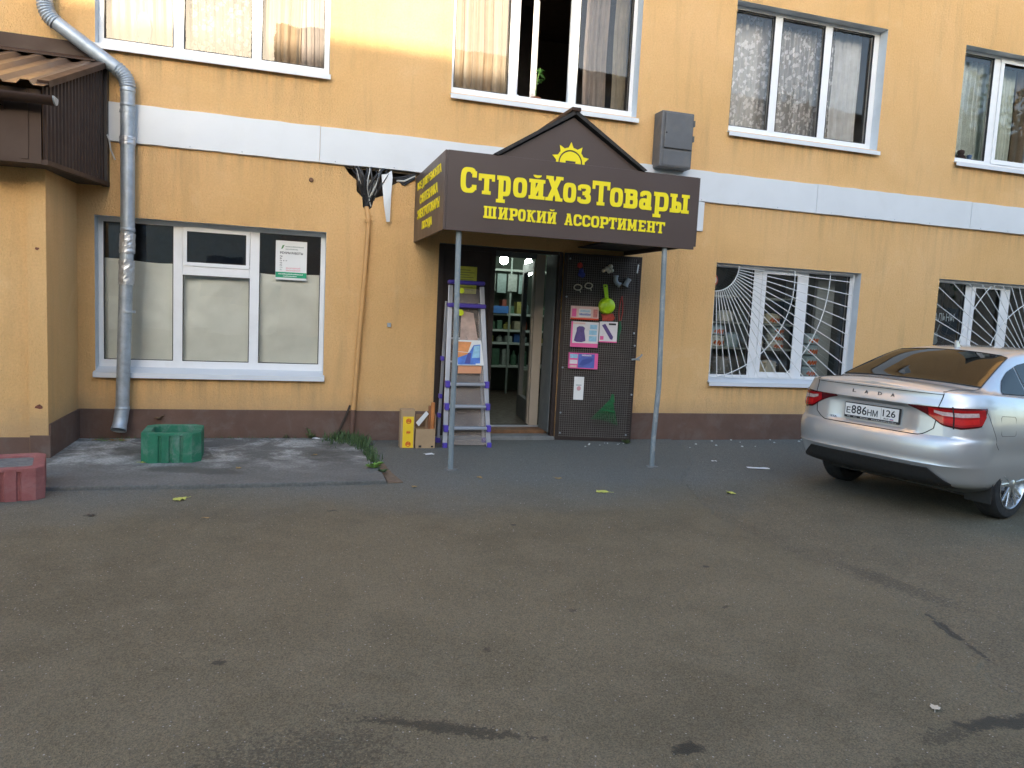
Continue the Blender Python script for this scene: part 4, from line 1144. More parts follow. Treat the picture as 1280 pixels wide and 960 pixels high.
fan_grille('window_grille', 'white fan grille on the window behind the car roof', 8.875, 11.06, .825, 2.27, .05, cx2, cz2, .335,
           [rad(180 - 3 - k * 4.8) for k in range(18)], [(.335, rad(90), rad(180), 0), (1.19, rad(180), rad(90), .12), (1.76, rad(180), rad(95), .15)])

# ---- enamel ware stacked inside the grille window
sh = thing('display_shelf', 'white display shelf with enamel ware behind the fan grille', 'shelf', (6.3, .75, .12))
for z in (.80, 1.17, 1.52, 1.88):
    q = MB(); q.box(5.25, 7.02, .52, .95, z, z + .025); q.build('shelf_board', shelf_m, sh, bevel=.003)
for x in (5.22, 6.12, 7.03):
    q = MB(); q.box(x, x + .025, .50, .97, .13, 2.2); q.build('upright', shelf_m, sh)
enamel = [M('enamel_white', (.72, .74, .70), .2, var=.04), M('enamel_cream', (.62, .56, .40), .25, var=.05), M('enamel_grey', (.34, .36, .36), .25, .3, var=.06), M('enamel_blue', (.42, .55, .60), .22, var=.05)]
flower = M('flower_print', (.62, .13, .03), .4, var=.4, vscale=60)
leafp = M('leaf_print', (.12, .22, .06), .4, var=.3)
def pot(x, y, z, r, h, m_, deco, label, group):
    t = thing('enamel_pot', label, 'pot', (x, y, z), group)
    q = MB(); q.lathe([(r * .9, 0), (r, .01), (r, h), (r + .006, h + .004)], (x, y, z), 24); q.build('body', m_, t, smooth=True)
    q = MB(); q.lathe([(r + .008, h + .002), (r * .92, h + .018), (r * .4, h + .035), (.0, h + .037)], (x, y, z), 24); q.build('lid', m_, t, smooth=True)
    q = MB(); q.lathe([(.008, h + .03), (.016, h + .05), (.0, h + .057)], (x, y, z), 10); q.build('knob', ink, t, smooth=True)
    for s_ in (-1, 1):
        q = MB(); q.tube([(x + s_ * r, y - .03, z + h * .75), (x + s_ * (r + .03), y - .02, z + h * .77), (x + s_ * (r + .03), y + .02, z + h * .77), (x + s_ * r, y + .03, z + h * .75)], .005, 6); q.build('handle', m_, t, smooth=True)
    if deco:
        q = MB()
        for k in range(11):
            a = -1.57 + (k - 5) * .11; zz = z + h * (.42 + .16 * math.sin(k * 2.1)); rr = r + .0015
            c = Vector((x + rr * math.cos(a), y + rr * math.sin(a), zz)); tx = Vector((-math.sin(a), math.cos(a), 0)) * .017
            q.add([c + tx * math.cos(b) + Vector((0, 0, .02 * math.sin(b))) for b in [i * 1.0472 for i in range(6)]], [(0, 1, 2, 3, 4, 5)])
        q.build('flower_decor', flower, t)
    return t
GP = 'enamel pots stacked inside the grille window'
k = 0
spec = [(5.40, 1.195, .115, .14, 0, 1), (5.40, 1.37, .10, .10, 0, 1), (5.72, 1.195, .135, .13, 0, 1), (5.72, 1.36, .12, .11, 3, 1), (5.98, 1.195, .10, .17, 3, 0),
        (5.45, .825, .16, .24, 2, 0), (5.85, .825, .13, .20, 2, 0), (6.35, .825, .19, .16, 1, 0), (6.62, .825, .11, .17, 0, 0),
        (6.33, 1.195, .14, .10, 1, 0), (6.33, 1.33, .12, .10, 1, 0), (6.70, 1.195, .125, .085, 0, 1), (6.70, 1.305, .125, .085, 0, 1), (6.70, 1.415, .12, .08, 3, 1), (6.28, 1.55, .14, .14, 0, 1), (6.6, 1.55, .13, .11, 1, 1), (5.5, 1.55, .12, .14, 0, 1), (5.85, 1.55, .12, .12, 0, 0)]
names = ['white', 'cream', 'grey', 'pale blue']
for (x, z, r, h, c, d) in spec:
    pot(x, .68, z, r, h, enamel[c], d, '%s enamel pot %son the shelf inside the grille window' % (names[c], 'with red flowers ' if d else ''), GP + ', ' + names[c] + (' flowered' if d else ' plain'))
for j, z in enumerate((.80, .955, 1.11, 1.265)):
    pot(7.08, .42, z + .03, .125, .11, enamel[3], 1, 'pale blue flowered pot in the stack by the right pane', 'pale blue pots stacked by the right pane')
q = MB(); q.box(6.92, 7.24, .28, .56, .13, .828); tag(q.build('pot_stand', shelf_m, bevel=.004), 'low white stand under the stack of pale blue pots', 'stand')
q = MB(); q.box(6.96, 7.10, .55, .62, .9, 2.2); q.box(7.13, 7.42, .40, .46, .14, 2.25)
tag(q.build('grey_screen', M('screen_grey', (.30, .33, .33), .7, var=.06)), 'plain grey panel standing at the right of the pot display', 'panel')
q = MB(); q.lathe([(0, -.012), (.085, -.012), (.085, 0)], (5.335, .24, 2.08), 24, 'y'); st_ = q.build('round_sticker', M('sticker_red', (.55, .12, .10), .5)); tag(st_, 'round red and white sticker in the corner of the grille window', 'sticker')
q = MB(); q.lathe([(0, -.004), (.06, -.004), (.06, 0)], (0, -.013, .085), 24, 'y'); so = q.build('sticker_centre', paper_w, st_, local=True)

# ---- dark poster in the far right shop window
ps = thing('shop_poster', 'black poster with pale lettering in the window behind the car roof', 'poster', (9.15, .25, 1.35))
q = MB(); q.box(8.86, 9.49, .222, .236, 1.25, 1.90); q.build('board', M('poster_black', (.012, .014, .02), .45), ps)
q = MB(); text_on(q, 'ЫКАЛЬНЫ', frameM((8.90, .221, 1.71), (1, 0, 0), (0, 0, 1)), .53, .115, .001, .012); q.build('lettering', M('poster_ink', (.55, .62, .68), .6), ps)
q = MB(); q.lathe([(0, -.002), (.06, -.002), (.06, 0)], (9.10, .2205, 1.42), 16, 'y'); q.lathe([(0, -.002), (.045, -.002), (.045, 0)], (9.115, .2203, 1.50), 16, 'y'); q.bar((9.12, .2195, 1.52), (9.17, .2195, 1.66), .018, .002, (0, 1, 0)); q.build('guitar_emblem', M('poster_emblem', (.22, .27, .30), .6), ps)
q = MB(); q.box(9.66, 10.19, 1.2, 1.26, .13, 2.6); tag(q.build('room_divider', M('divider', (.42, .44, .40), .8)), 'pale divider inside the window behind the car roof', 'panel')
q = MB(); q.box(10.02, 10.12, .9, 1.0, .13, 2.6); tag(q.build('inner_post', ink), 'dark post inside the window behind the car roof', 'post')
# ================================================================== doorway
dl = thing('entrance_door', 'dark brown steel double door, one leaf shut', 'door', (1.97, .03, 0))
q = MB(); q.box(1.655, 2.30, .012, .05, .06, 2.268); lf = q.build('closed_leaf', door_brown, dl, bevel=.004)
q = MB(); q.box(2.262, 2.318, -.004, .010, .06, 2.262); q.build('cover_strip', door_brown, dl, bevel=.003)
q = MB(); q.box(1.645, 1.70, -.012, .010, .02, 2.262); q.box(1.70, 2.26, -.012, .010, 2.21, 2.262); q.build('leaf_frame', door_brown, dl, bevel=.004)
q = MB(); q.box(3.095, 3.145, -.02, .05, .02, 2.27); q.box(2.31, 3.092, .0, .06, 2.235, 2.272); q.build('door_frame', door_brown, dl, bevel=.004)
# step and sill
st = MB(); st.box(1.62, 3.15, -.05, .18, .0, .055); tag(st.build('door_step', concrete, bevel=.012), 'low concrete step under the shop door', 'step')
q = MB(); q.box(1.66, 3.13, .19, .40, .02, .095); tag(q.build('wooden_sill', wood, bevel=.006), 'worn brown wooden board behind the concrete step', 'board')
q = MB(); q.box(2.30, 3.12, .405, .44, .05, .118); tag(q.build('metal_threshold', alu, bevel=.003), 'thin light metal threshold strip of the shop door', 'threshold')
# grey inner jamb on the right and the inner plastic door swung inward
idr = thing('inner_door', 'grey glazed inner door swung open into the shop', 'door', (2.95, .4, .1))
q = MB(); q.box(3.085, 3.143, .055, .40, .09, 2.234); q.build('jamb_board', inner_grey, idr, bevel=.003)
q = MB(); q.box(2.955, 3.07, .40, .45, .12, 2.26); q.build('frame_post', inner_beige, idr, bevel=.004)
q = MB(); q.box(2.30, 2.954, .40, .45, 2.20, 2.262); q.build('frame_head', inner_grey, idr, bevel=.004)
a = rad(98); hx, hy = 2.945, .455
def dr(t, z, off=0): return (hx - math.cos(a) * t + math.sin(a) * off, hy + math.sin(a) * t + math.cos(a) * off, z)
for nm, t0, t1, z0, z1, m_ in (('stile', 0, .11, .13, 2.18, inner_beige), ('stile', .74, .85, .13, 2.18, inner_grey), ('rail', .11, .74, .13, .42, inner_grey), ('rail', .11, .74, 2.06, 2.18, inner_grey)):
    q = MB(); q.add([dr(t0, z0), dr(t1, z0), dr(t1, z1), dr(t0, z1), dr(t0, z0, .06), dr(t1, z0, .06), dr(t1, z1, .06), dr(t0, z1, .06)], [(0, 1, 2, 3), (4, 7, 6, 5), (0, 4, 5, 1), (1, 5, 6, 2), (2, 6, 7, 3), (3, 7, 4, 0)]); q.build(nm, m_, idr, bevel=.004)
q = MB(); q.add([dr(.11, .42, .03), dr(.74, .42, .03), dr(.74, 2.06, .03), dr(.11, 2.06, .03)], [(0, 1, 2, 3)]); q.build('pane', glass_dim, idr, recalc=False)

# ---- the opened leaf covered with wire mesh, hung with goods
A_ = Vector((3.17, -.045, 0)); B_ = Vector((4.075, -.225, 0)); dx_ = (B_ - A_).normalized(); nx_ = Vector((dx_.y, -dx_.x, 0))   # nx_ points to the yard
def ml(s_, z, off=0): p = A_ + dx_ * s_ + nx_ * off; return (p.x, p.y, z)
def mbox(mb, s0, s1, z0, z1, o0, o1):
    mb.add([ml(s0, z0, o0), ml(s1, z0, o0), ml(s1, z1, o0), ml(s0, z1, o0), ml(s0, z0, o1), ml(s1, z0, o1), ml(s1, z1, o1), ml(s0, z1, o1)], [(0, 1, 2, 3), (4, 7, 6, 5), (0, 4, 5, 1), (1, 5, 6, 2), (2, 6, 7, 3), (3, 7, 4, 0)]); return mb
md = thing('mesh_door_leaf', 'open brown door leaf covered with wire mesh, right of the doorway', 'door', tuple(A_))
mbox(MB(), 0.0, .915, .03, 2.26, -.045, -.012).build('leaf_panel', door_brown, md, bevel=.004)
for s0, s1, z0, z1 in ((-.02, .035, .015, 2.265), (.875, .925, .015, 2.265), (.036, .874, 2.215, 2.265), (.036, .874, .015, .07)):
    mbox(MB(), s0, s1, z0, z1, -.011, .004).build('edge_frame', door_brown, md, bevel=.003)
wm = MB()
sp_ = .0265
for k in range(int(.86 / sp_)):
    s_ = .03 + k * sp_; wob = random.uniform(-.002, .002)
    mbox(wm, s_ - .0017, s_ + .0017, .06, 2.235, .007, .0098)
for k in range(int(2.17 / sp_)):
    z = .065 + k * sp_ + random.uniform(-.002, .002)
    mbox(wm, .02, .90, z - .0017, z + .0017, .0099, .0126)
wo_ = wm.build('wire_mesh', mesh_m, md); stuff(wo_)
for (s_, z) in ((.03, .9), (.035, .35), (.03, 1.75), (.9, 1.2), (.9, .6), (.86, .1), (.04, .1), (.05, 2.2), (.88, 1.35)):
    q = MB(); p = ml(s_, z, .006); q.lathe([(0, -.006), (.011, -.005), (.012, .004)], p, 8, 'y'); q.build('bolt', galv, md)
q = MB(); q.tube([ml(.87, 1.03, .02), ml(.92, 1.04, .05), ml(.97, 1.075, .055), ml(.985, 1.10, .05)], .010, 8); q.tube([ml(.90, 1.035, .03), ml(.96, 1.035, .06)], .009, 8)
q.build('handle', galv, md, smooth=True)

def card(mb, s0, s1, z0, z1, o=.0145, d=.0006): return mbox(mb, s0, s1, z0, z1, o, o + d)
pink = M('pack_pink', (.80, .12, .34), .4, var=.05, coat=.5); pale_pink = M('pack_pale', (.72, .50, .46), .4, var=.12, vscale=30); pwhite = M('pack_white', (.74, .70, .72), .4, var=.06, vscale=20, coat=.5)
pblue = M('pack_blue', (.10, .14, .46), .4, var=.2, vscale=20, coat=.5); pviolet = M('pack_violet', (.10, .06, .22), .45, var=.25, vscale=25, coat=.5); pcyan = M('pack_cyan', (.30, .55, .72), .4, var=.2, vscale=30, coat=.5)
def pack(label, s0, s1, z0, z1, base, patches, th=.03):
    t = thing('packaged_goods', label, 'package', ml((s0 + s1) / 2, z0, .014))
    mbox(MB(), s0, s1, z0, z1, .014, .014 + th).build('carton', base, t, bevel=.003)
    for i, (a0, a1, b0, b1, m_) in enumerate(patches):
        mbox(MB(), s0 + (s1 - s0) * a0, s0 + (s1 - s0) * a1, z0 + (z1 - z0) * b0, z0 + (z1 - z0) * b1, .0142 + th + .0004 * i, .0146 + th + .0004 * i).build('print', m_, t)
    return t
def mblur(t, s_, z, wd, h, m_, o=.047):
    """print too blurred to read: a run of short uneven strokes"""
    q = MB(); rb_ = random.Random(int(s_ * 997)); x = 0
    while x < wd - .006:
        w_ = rb_.uniform(.004, .009); hh = h * rb_.uniform(.55, 1)
        mbox(q, s_ + x, s_ + x + w_, z, z + hh, o, o + .0005); x += w_ + .003
    q.build('print', m_, t)
t = pack('flat pale pink carton with blue script at the top of the mesh door packs', .085, .425, 1.485, 1.645, pale_pink, [(0, 1, 0, .12, red_print), (.28, .72, .2, .8, pwhite), (.04, .2, .2, .8, pink), (.8, .95, .2, .8, M('pack_rose', (.62, .22, .22), .5, var=.3, vscale=40))])
mblur(t, .20, 1.575, .12, .03, pcyan); mblur(t, .19, 1.535, .14, .03, pblue)
t = pack('large pink and white carton picturing a dark seat cover', .10, .435, 1.155, 1.46, pwhite, [(0, 1, 0, .16, pink), (.0, .06, .16, 1, pink), (.66, .94, .24, .45, pcyan), (.66, .94, .5, .68, pcyan), (.68, .94, .72, .9, pcyan), (.06, .5, .9, .97, pale_pink)])
q = MB(); q.prism([ml(.10 + .335 * u, 1.155 + .305 * v, .0462) for u, v in ((.12, .25), (.15, .42), (.2, .62), (.2, .76), (.28, .82), (.42, .82), (.5, .76), (.48, .64), (.52, .42), (.54, .25), (.4, .2), (.22, .2))], tuple(nx_ * .0006)); q.build('picture', pviolet, t)
t = pack('small white carton with a slanted violet brush picture', .445, .665, 1.225, 1.475, pwhite, [(0, 1, 0, .06, pink), (.05, .25, .12, .3, pink), (.5, .9, .84, .93, ink)])
q = MB(); q.prism([ml(.445 + .22 * u, 1.225 + .25 * v, .0462) for u, v in ((.12, .82), (.3, .9), (.78, .28), (.74, .14), (.62, .16))], tuple(nx_ * .0006)); q.build('picture', pviolet, t)
t = pack('flat pink and violet carton below the seat cover box', .09, .45, .895, 1.085, pink, [(.32, .88, .06, .94, pblue), (.04, .3, .3, .55, pwhite), (.04, .3, .66, .92, pcyan), (.05, .28, .08, .22, pale_pink)])
q = MB(); q.prism([ml(.09 + .36 * u, .895 + .19 * v, .0466) for u, v in ((.36, .25), (.45, .55), (.62, .68), (.82, .7), (.8, .5), (.66, .34), (.5, .2))], tuple(nx_ * .0006)); q.build('picture', M('pack_blue2', (.06, .09, .34), .4), t)
mblur(t, .25, 1.05, .12, .02, pwhite, .0465)
t = pack('tall white card with a small grey emblem hanging low on the mesh', .178, .30, .515, .795, paper_w, [(.2, .75, .62, .66, grey_ink)], .004)
q = MB(); q.lathe([(0, -.0012), (.028, -.0012), (.028, 0)], ml(.24, .655, .0215), 14, 'y'); q.build('emblem', M('emblem_pink', (.6, .32, .34), .6), t)
# yellow-green water dipper
dip = thing('water_dipper', 'bright lime green plastic dipper hanging on the mesh door', 'dipper', ml(.51, 1.6, .02))
lime = M('lime_plastic', (.42, .68, .015), .28, var=.04)
Mx = Matrix(((dx_.x, -nx_.x, 0), (dx_.y, -nx_.y, 0), (0, 0, 1)))
q = MB(); q.lathe([(0, -.085), (.05, -.08), (.085, -.055), (.098, -.01), (.10, .03), (.096, .03), (.0, .025)], Vector(ml(.515, 1.66, .055)), 24, 'y', Mx); q.build('bowl', lime, dip, smooth=True)
q = MB(); q.prism([ml(s_, z, .032) for s_, z in ((.492, 1.745), (.535, 1.745), (.512, 1.90), (.505, 1.915), (.462, 1.915), (.458, 1.90))], tuple(nx_ * .014)); q.build('handle', lime, dip, bevel=.004)
q = MB(); q.prism([ml(s_, z, .0465) for s_, z in ((.475, 1.885), (.493, 1.885), (.493, 1.902), (.475, 1.902))], tuple(nx_ * .0006)); q.build('hanging_hole', ink, dip)
# red dustpan-like packet behind the dipper
q = MB(); q.prism([ml(s_, z, .016) for s_, z in ((.46, 1.56), (.60, 1.575), (.63, 1.52), (.60, 1.485), (.48, 1.48))], tuple(nx_ * .02))
tag(q.build('red_packet', M('red_packet', (.42, .05, .03), .35, var=.4, vscale=40), bevel=.004), 'small red packet just under the green dipper', 'packet')
def balls(name, label, cat, items, mat):
    q = MB()
    for (s_, z, r) in items: q.lathe([(0, -r)] + [(r * math.cos(a), r * math.sin(a)) for a in [-1.2, -.8, -.4, 0, .4, .8, 1.2]] + [(0, r)], ml(s_, z, .018 + r * .5), 12)
    return tag(q.build(name, mat, smooth=True), label, cat)
balls('red_sponge', 'red sponge ball at the top left of the mesh door', 'sponge', [(.165, 2.125, .034)], M('sponge_red', (.5, .05, .04), .7, bumps=.01))
balls('blue_sponge', 'blue scourer below the red sponge ball', 'sponge', [(.185, 2.06, .032), (.20, 2.015, .034), (.175, 2.02, .03)], M('sponge_blue', (.03, .05, .28), .7, bumps=.01))
balls('white_hooks', 'cluster of white plastic discs near the top of the mesh door', 'hooks', [(.49, 2.10, .03), (.535, 2.13, .03), (.52, 2.075, .026), (.455, 2.08, .024), (.555, 2.085, .024)], M('cream_plastic', (.62, .57, .48), .4))
for j, (s_, z, r) in enumerate(((.155, 1.865, .046), (.285, 1.89, .045))):
    q = MB(); n_ = 22; pts = [ml(s_ + r * math.cos(a), z + r * .72 * math.sin(a), .03 + .01 * math.sin(a * 3)) for a in [i * 2 * math.pi / n_ for i in range(n_ + 1)]]
    q.tube(pts, .007, 6); q.tube([ml(s_ + r * .5, z - r * .5, .03), ml(s_ + r * .8, z - r * 1.3, .03)], .006, 6)
    tag(q.build('cord_coil', M('cord_cream', (.55, .50, .40), .8), smooth=True), ('coil of cream cord under the blue scourer', 'coil of cream cord left above the green dipper')[j], 'cord')
def fitting(pts, r, label):
    q = MB(); q.tube([ml(s_, z, .04) for s_, z in pts], r, 12); rr = [ml(s_, z, .04) for s_, z in pts]
    q.tube([rr[0], Vector(rr[0]) + (Vector(rr[1]) - Vector(rr[0])) * .3], r * 1.2, 12); q.tube([Vector(rr[-1]) + (Vector(rr[-2]) - Vector(rr[-1])) * .4, rr[-1]], r * 1.2, 12)
    return tag(q.build('pipe_fitting', M('pvc_grey', (.30, .34, .37), .5), smooth=True), label, 'pipe fitting')
fitting([(.605, 2.03), (.605, 1.97), (.625, 1.935), (.665, 1.915)], .027, 'grey plastic pipe elbow hanging on the mesh door')
fitting([(.725, 1.91), (.745, 1.955), (.765, 2.0)], .03, 'grey plastic pipe coupling beside the elbow')
q = MB(); q.tube([ml(.70, 1.79, .02), ml(.715, 1.70, .025), ml(.72, 1.6, .02), ml(.705, 1.5, .022), ml(.685, 1.48, .02), ml(.672, 1.6, .025), ml(.685, 1.72, .02), ml(.70, 1.79, .02)], .006, 6)
tag(q.build('red_line', M('red_rope', (.35, .05, .04), .8), smooth=True), 'loop of thin red line hanging right of the green dipper', 'rope')
q = MB(); q.tube([ml(.69, 1.49, .03), ml(.70, 1.4, .03), ml(.68, 1.3, .03), ml(.69, 1.24, .028)], [.012, .02, .016, .006], 8)
tag(q.build('green_cloth', M('dark_green_cloth', (.02, .11, .05), .8), smooth=True), 'dark green strip hanging below the red line', 'cloth')
q = MB(); q.prism([ml(s_, z, .016) for s_, z in ((.86, 2.07), (.875, 2.07), (.885, 2.17), (.87, 2.175))], tuple(nx_ * .008)); tag(q.build('white_tag', paper_w), 'small white tag at the top right corner of the mesh door', 'tag')
# green leaf rake head: fan of tines
rk = thing('leaf_rake', 'green plastic leaf rake head low on the mesh door', 'rake', ml(.66, .25, .016))
gr = M('rake_green', (.008, .12, .035), .5, var=.3, vscale=40)
for k in range(15):
    t_ = k / 14; s1 = .41 + .33 * t_; z1 = .285 - .07 * t_ + .02 * math.sin(t_ * 3)
    q = MB(); q.bar(ml(.655, .555, .022 + .001 * (k % 2)), ml(s1, z1, .022 + .001 * (k % 2)), .006, .004, tuple(nx_)); q.build('tine', gr, rk)
q = MB(); q.prism([ml(s_, z, .018) for s_, z in ((.63, .50), (.69, .50), (.675, .60), (.645, .60))], tuple(nx_ * .016)); q.build('socket', gr, rk, bevel=.003)
q = MB(); q.prism([ml(s_, z, .0255) for s_, z in ((.53, .40), (.70, .375), (.705, .39), (.535, .42))], tuple(nx_ * .004)); q.build('cross_rib', gr, rk)

# ---- yellow notice on the shut leaf
no2 = thing('yellow_notice', 'yellow notice pasted on the shut leaf above the stepladder', 'notice', (1.99, .011, 1.72))
q = MB(); q.box(1.875, 2.10, .0085, .0112, 1.72, 2.03); q.build('sheet', yellow_paper, no2)
for k in range(9):
    q = MB(); rb2 = random.Random(k); q.box(1.895, 2.08 - rb2.uniform(0, .07), .0078, .0083, 1.985 - k * .028, 1.993 - k * .028); q.build('print', M('olive_ink', (.22, .22, .05), .8), no2)

# ---- aluminium stepladder in its plastic wrap
ld = thing('stepladder', 'aluminium stepladder with purple plastic parts in clear film', 'stepladder', (1.95, -.3, 0))
def lx(z): t = z / 1.85; return (1.70 + .055 * t, 2.205 - .095 * t, -.47 + .28 * t)    # left x, right x, y of the front frame
for s_ in (0, 1):
    b_, t_ = lx(.02), lx(1.80); q = MB(); q.bar((b_[s_], b_[2], .02), (t_[s_], t_[2], 1.80), .028, .05, (1, 0, 0)); q.build('front_rail', alu, ld, bevel=.004)
for s_, x in ((0, 1.685), (1, 2.225)):
    q = MB(); q.bar((x, -.16, .02), (1.735 + .385 * s_, -.10, 1.62), .022, .034, (1, 0, 0)); q.build('rear_rail', alu, ld, bevel=.003)
for z in (.205, .445, .69):
    a0 = lx(z); q = MB(); q.box(a0[0], a0[1], a0[2] - .05, a0[2] + .05, z, z + .03); so_ = q.build('step', alu, ld, bevel=.005)
    q = MB()
    for k in range(4): q.box(a0[0] + .03, a0[1] - .03, a0[2] - .04 + k * .022, a0[2] - .03 + k * .022, z + .0305, z + .033)
    q.build('tread', M('tread_grey', (.22, .24, .27), .6), so_)
    for s_ in (0, 1):
        q = MB(); xx = a0[s_]; q.box(xx - .024, xx + .024, a0[2] - .058, a0[2] + .03, z - .02, z + .055); q.build('step_clip', purple, ld, bevel=.006)
for z in (.94, 1.2):
    q = MB(); a0 = lx(z); q.box(a0[0], a0[1], a0[2] + .03, a0[2] + .05, z, z + .02); q.build('brace', alu, ld)
for z, hh in ((1.555, .05), (1.815, .045)):
    a0 = lx(z); q = MB(); q.box(a0[0] - .028, a0[1] + .03, a0[2] - .045, a0[2] + .06, z, z + hh); q.build('top_cap' if z > 1.7 else 'platform_rim', purple, ld, bevel=.014)
for s_, (x, y) in enumerate(((1.70, -.47), (2.206, -.47), (1.684, -.16), (2.226, -.16))):
    q = MB(); q.box(x - .024, x + .024, y - .036, y + .036, .0, .065); q.build('foot', purple, ld, bevel=.008)
for s_, z in ((1.69, .30), (1.695, .52), (1.70, .95), (2.19, 1.32)):
    q = MB(); q.box(s_ - .02, s_ + .014, -.2, -.12, z, z + .05); q.build('rail_clip', purple if z < 1.2 else ink, ld, bevel=.005)
q = MB(); pts = [(1.73, .02), (2.18, .02), (2.18, .06)] + [(2.18 - .45 * k / 10, .06 + .05 * math.sin(math.pi * k / 10)) for k in range(1, 10)] + [(1.73, .06)]
film_m = bpy.data.materials.new('clear_film'); film_m.use_nodes = True
fn_ = film_m.node_tree; fn_.nodes.clear(); fo_ = fn_.nodes.new('ShaderNodeOutputMaterial'); ftr = fn_.nodes.new('ShaderNodeBsdfTransparent'); fpr = fn_.nodes.new('ShaderNodeBsdfPrincipled')
fpr.inputs['Base Color'].default_value = (.62, .52, .46, 1); fpr.inputs['Roughness'].default_value = .18; fmx = fn_.nodes.new('ShaderNodeMixShader')
ftc = fn_.nodes.new('ShaderNodeTexCoord'); fmx_n = tex_noise(fn_, ftc.outputs['Object'], 3.5, 5, .6, .5)
fn_.links.new(ramp(fn_, fmx_n, [(.3, (.22, .22, .22)), (.7, (.42, .42, .42))]), fmx.inputs[0]); fn_.links.new(ftr.outputs[0], fmx.inputs[1]); fn_.links.new(fpr.outputs[0], fmx.inputs[2]); fn_.links.new(fmx.outputs[0], fo_.inputs[0])
fbp = N(fn_, 'ShaderNodeBump', Strength=.7, Distance=.02); fn_.links.new(tex_noise(fn_, ftc.outputs['Object'], 14, 4, .6, .8), fbp.inputs['Height']); fn_.links.new(fbp.outputs[0], fpr.inputs['Normal'])
q = MB()
def film(u, v):
    z = .03 + 1.74 * v; a0 = lx(z); x = a0[0] + .012 + (a0[1] - a0[0] - .024) * u
    return (x, a0[2] + .028 + .018 * noise.noise(Vector((x * 9, z * 4, 0))), z)
q.grid(16, 50, film); q.build('film', film_m, ld, smooth=True)
orange_p = M('leaflet_orange', (.72, .28, .09), .4, var=.25, vscale=14); lblue = M('leaflet_blue', (.08, .20, .62), .4, var=.35, vscale=12)
def leafpos(u, v, o): z = .915 + .285 * v; a0 = lx(z); return (1.815 + .32 * u, a0[2] - .032 - o, z)
def lq(name, m_, pts, o): q = MB(); q.add([leafpos(u, v, o) for u, v in pts], [tuple(range(len(pts)))]); q.build(name, m_, ld)
lq('leaflet', paper_w, ((0, 0), (1, .02), (.9, 1), (.03, .99)), 0)
lq('print', orange_p, ((.04, .55), (.42, .52), (.55, .92), (.06, .93)), .001); lq('print', lblue, ((.06, .03), (.86, .05), (.86, .84), (.62, .8), (.45, .48), (.06, .3)), .0012)
lq('print', orange_p, ((.06, .3), (.42, .45), (.42, .5), (.05, .53)), .0014); lq('print', pcyan, ((.56, .3), (.84, .32), (.84, .8), (.64, .76)), .0016)
lq('print', M('leaflet_dark', (.06, .07, .3), .5), ((.30, .08), (.5, .08), (.54, .5), (.42, .5)), .0018); lq('print', paper_w, ((.7, .03), (.95, .04), (.95, .1), (.7, .09)), .002)
q = MB(); q.add([(1.84, -.357, .825), (2.105, -.357, .83), (2.115, -.343, .915), (1.845, -.343, .912)], [(0, 1, 2, 3)]); q.build('orange_card', M('orange_card', (.68, .30, .15), .5), ld)
q = MB(); q.add([(1.86, -.30, .96), (2.12, -.30, .96), (2.02, -.235, 1.50), (1.88, -.235, 1.52)], [(0, 1, 2, 3)]); q.build('instruction_sheet', M('sheet_print', (.50, .36, .30), .6, var=.35, vscale=8), ld)
q = MB(); q.lathe([(0, -.003), (.035, -.003), (.035, 0)], (1.865, -.262, 1.50), 16, 'y'); q.build('price_tag', neon, ld)
q = MB(); q.lathe([(0, -.003), (.03, -.003), (.03, 0)], (1.875, -.225, 1.745), 16, 'y'); q.build('price_tag', neon, ld)

# ---- cartons beside the door
tb = thing('tall_carton', 'tall narrow cardboard box with yellow label and red lettering', 'box', (1.275, -.46, 0))
q = MB(); q.box(1.20, 1.35, -.525, -.40, .013, .435); q.build('carton', cardboard, tb, bevel=.004)
q = MB(); q.box(1.222, 1.338, -.5275, -.5262, .02, .36); q.build('label', yellow_print, tb)
for z in (.065, .19, .315):
    q = MB(); n_ = 14
    if z != .19:
        q.tube([(1.283 + .026 * math.cos(a_), -.5285, z - .005 + .026 * math.sin(a_)) for a_ in [i * 2 * math.pi / n_ for i in range(n_ + 1)]], .0035, 5)
    [q.box(1.264 + k_ * .011, 1.270 + k_ * .011, -.5295, -.5285, z - .018 + .004 * (k_ % 2), z + .012 + .005 * (k_ % 2)) for k_ in range(4)]; q.box(1.262, 1.306, -.5292, -.5287, z - .006, z - .001); q.build('red_mark', red_print, tb)
ob = thing('open_carton', 'open cardboard box with raised flaps holding rolled goods', 'box', (1.47, -.45, 0))
OX0, OX1, OY0, OY1, OZ = 1.365, 1.578, -.525, -.36, .225
for nm, b_ in (('carton_side', (OX0, OX1, OY0, OY0 + .006, .013, OZ)), ('carton_side', (OX0, OX1, OY1 - .006, OY1, .013, OZ)), ('carton_side', (OX0, OX0 + .006, OY0 + .007, OY1 - .007, .013, OZ)), ('carton_side', (OX1 - .006, OX1, OY0 + .007, OY1 - .007, .013, OZ)), ('carton_base', (OX0 + .007, OX1 - .007, OY0 + .007, OY1 - .007, .013, .02))):
    q = MB(); q.box(*b_); q.build(nm, cardboard, ob)
for pts in ([(OX0, OY1, OZ), (OX1, OY1, OZ), (OX1 - .02, OY1 + .03, .36), (OX0 + .03, OY1 + .03, .36)], [(OX1, OY0, OZ), (OX1, OY1, OZ), (OX1 + .01, OY1 - .02, .40), (OX1 + .01, OY0 + .05, .36)]):
    q = MB(); q.add(pts, [(0, 1, 2, 3)]); q.build('flap', card_dark, ob, solid=.005)
q = MB(); q.box(1.40, 1.43, OY0 - .0015, OY0 - .0005, .022, .045); q.box(1.535, 1.56, OY0 - .0015, OY0 - .0005, .022, .04); q.build('print', ink, ob)
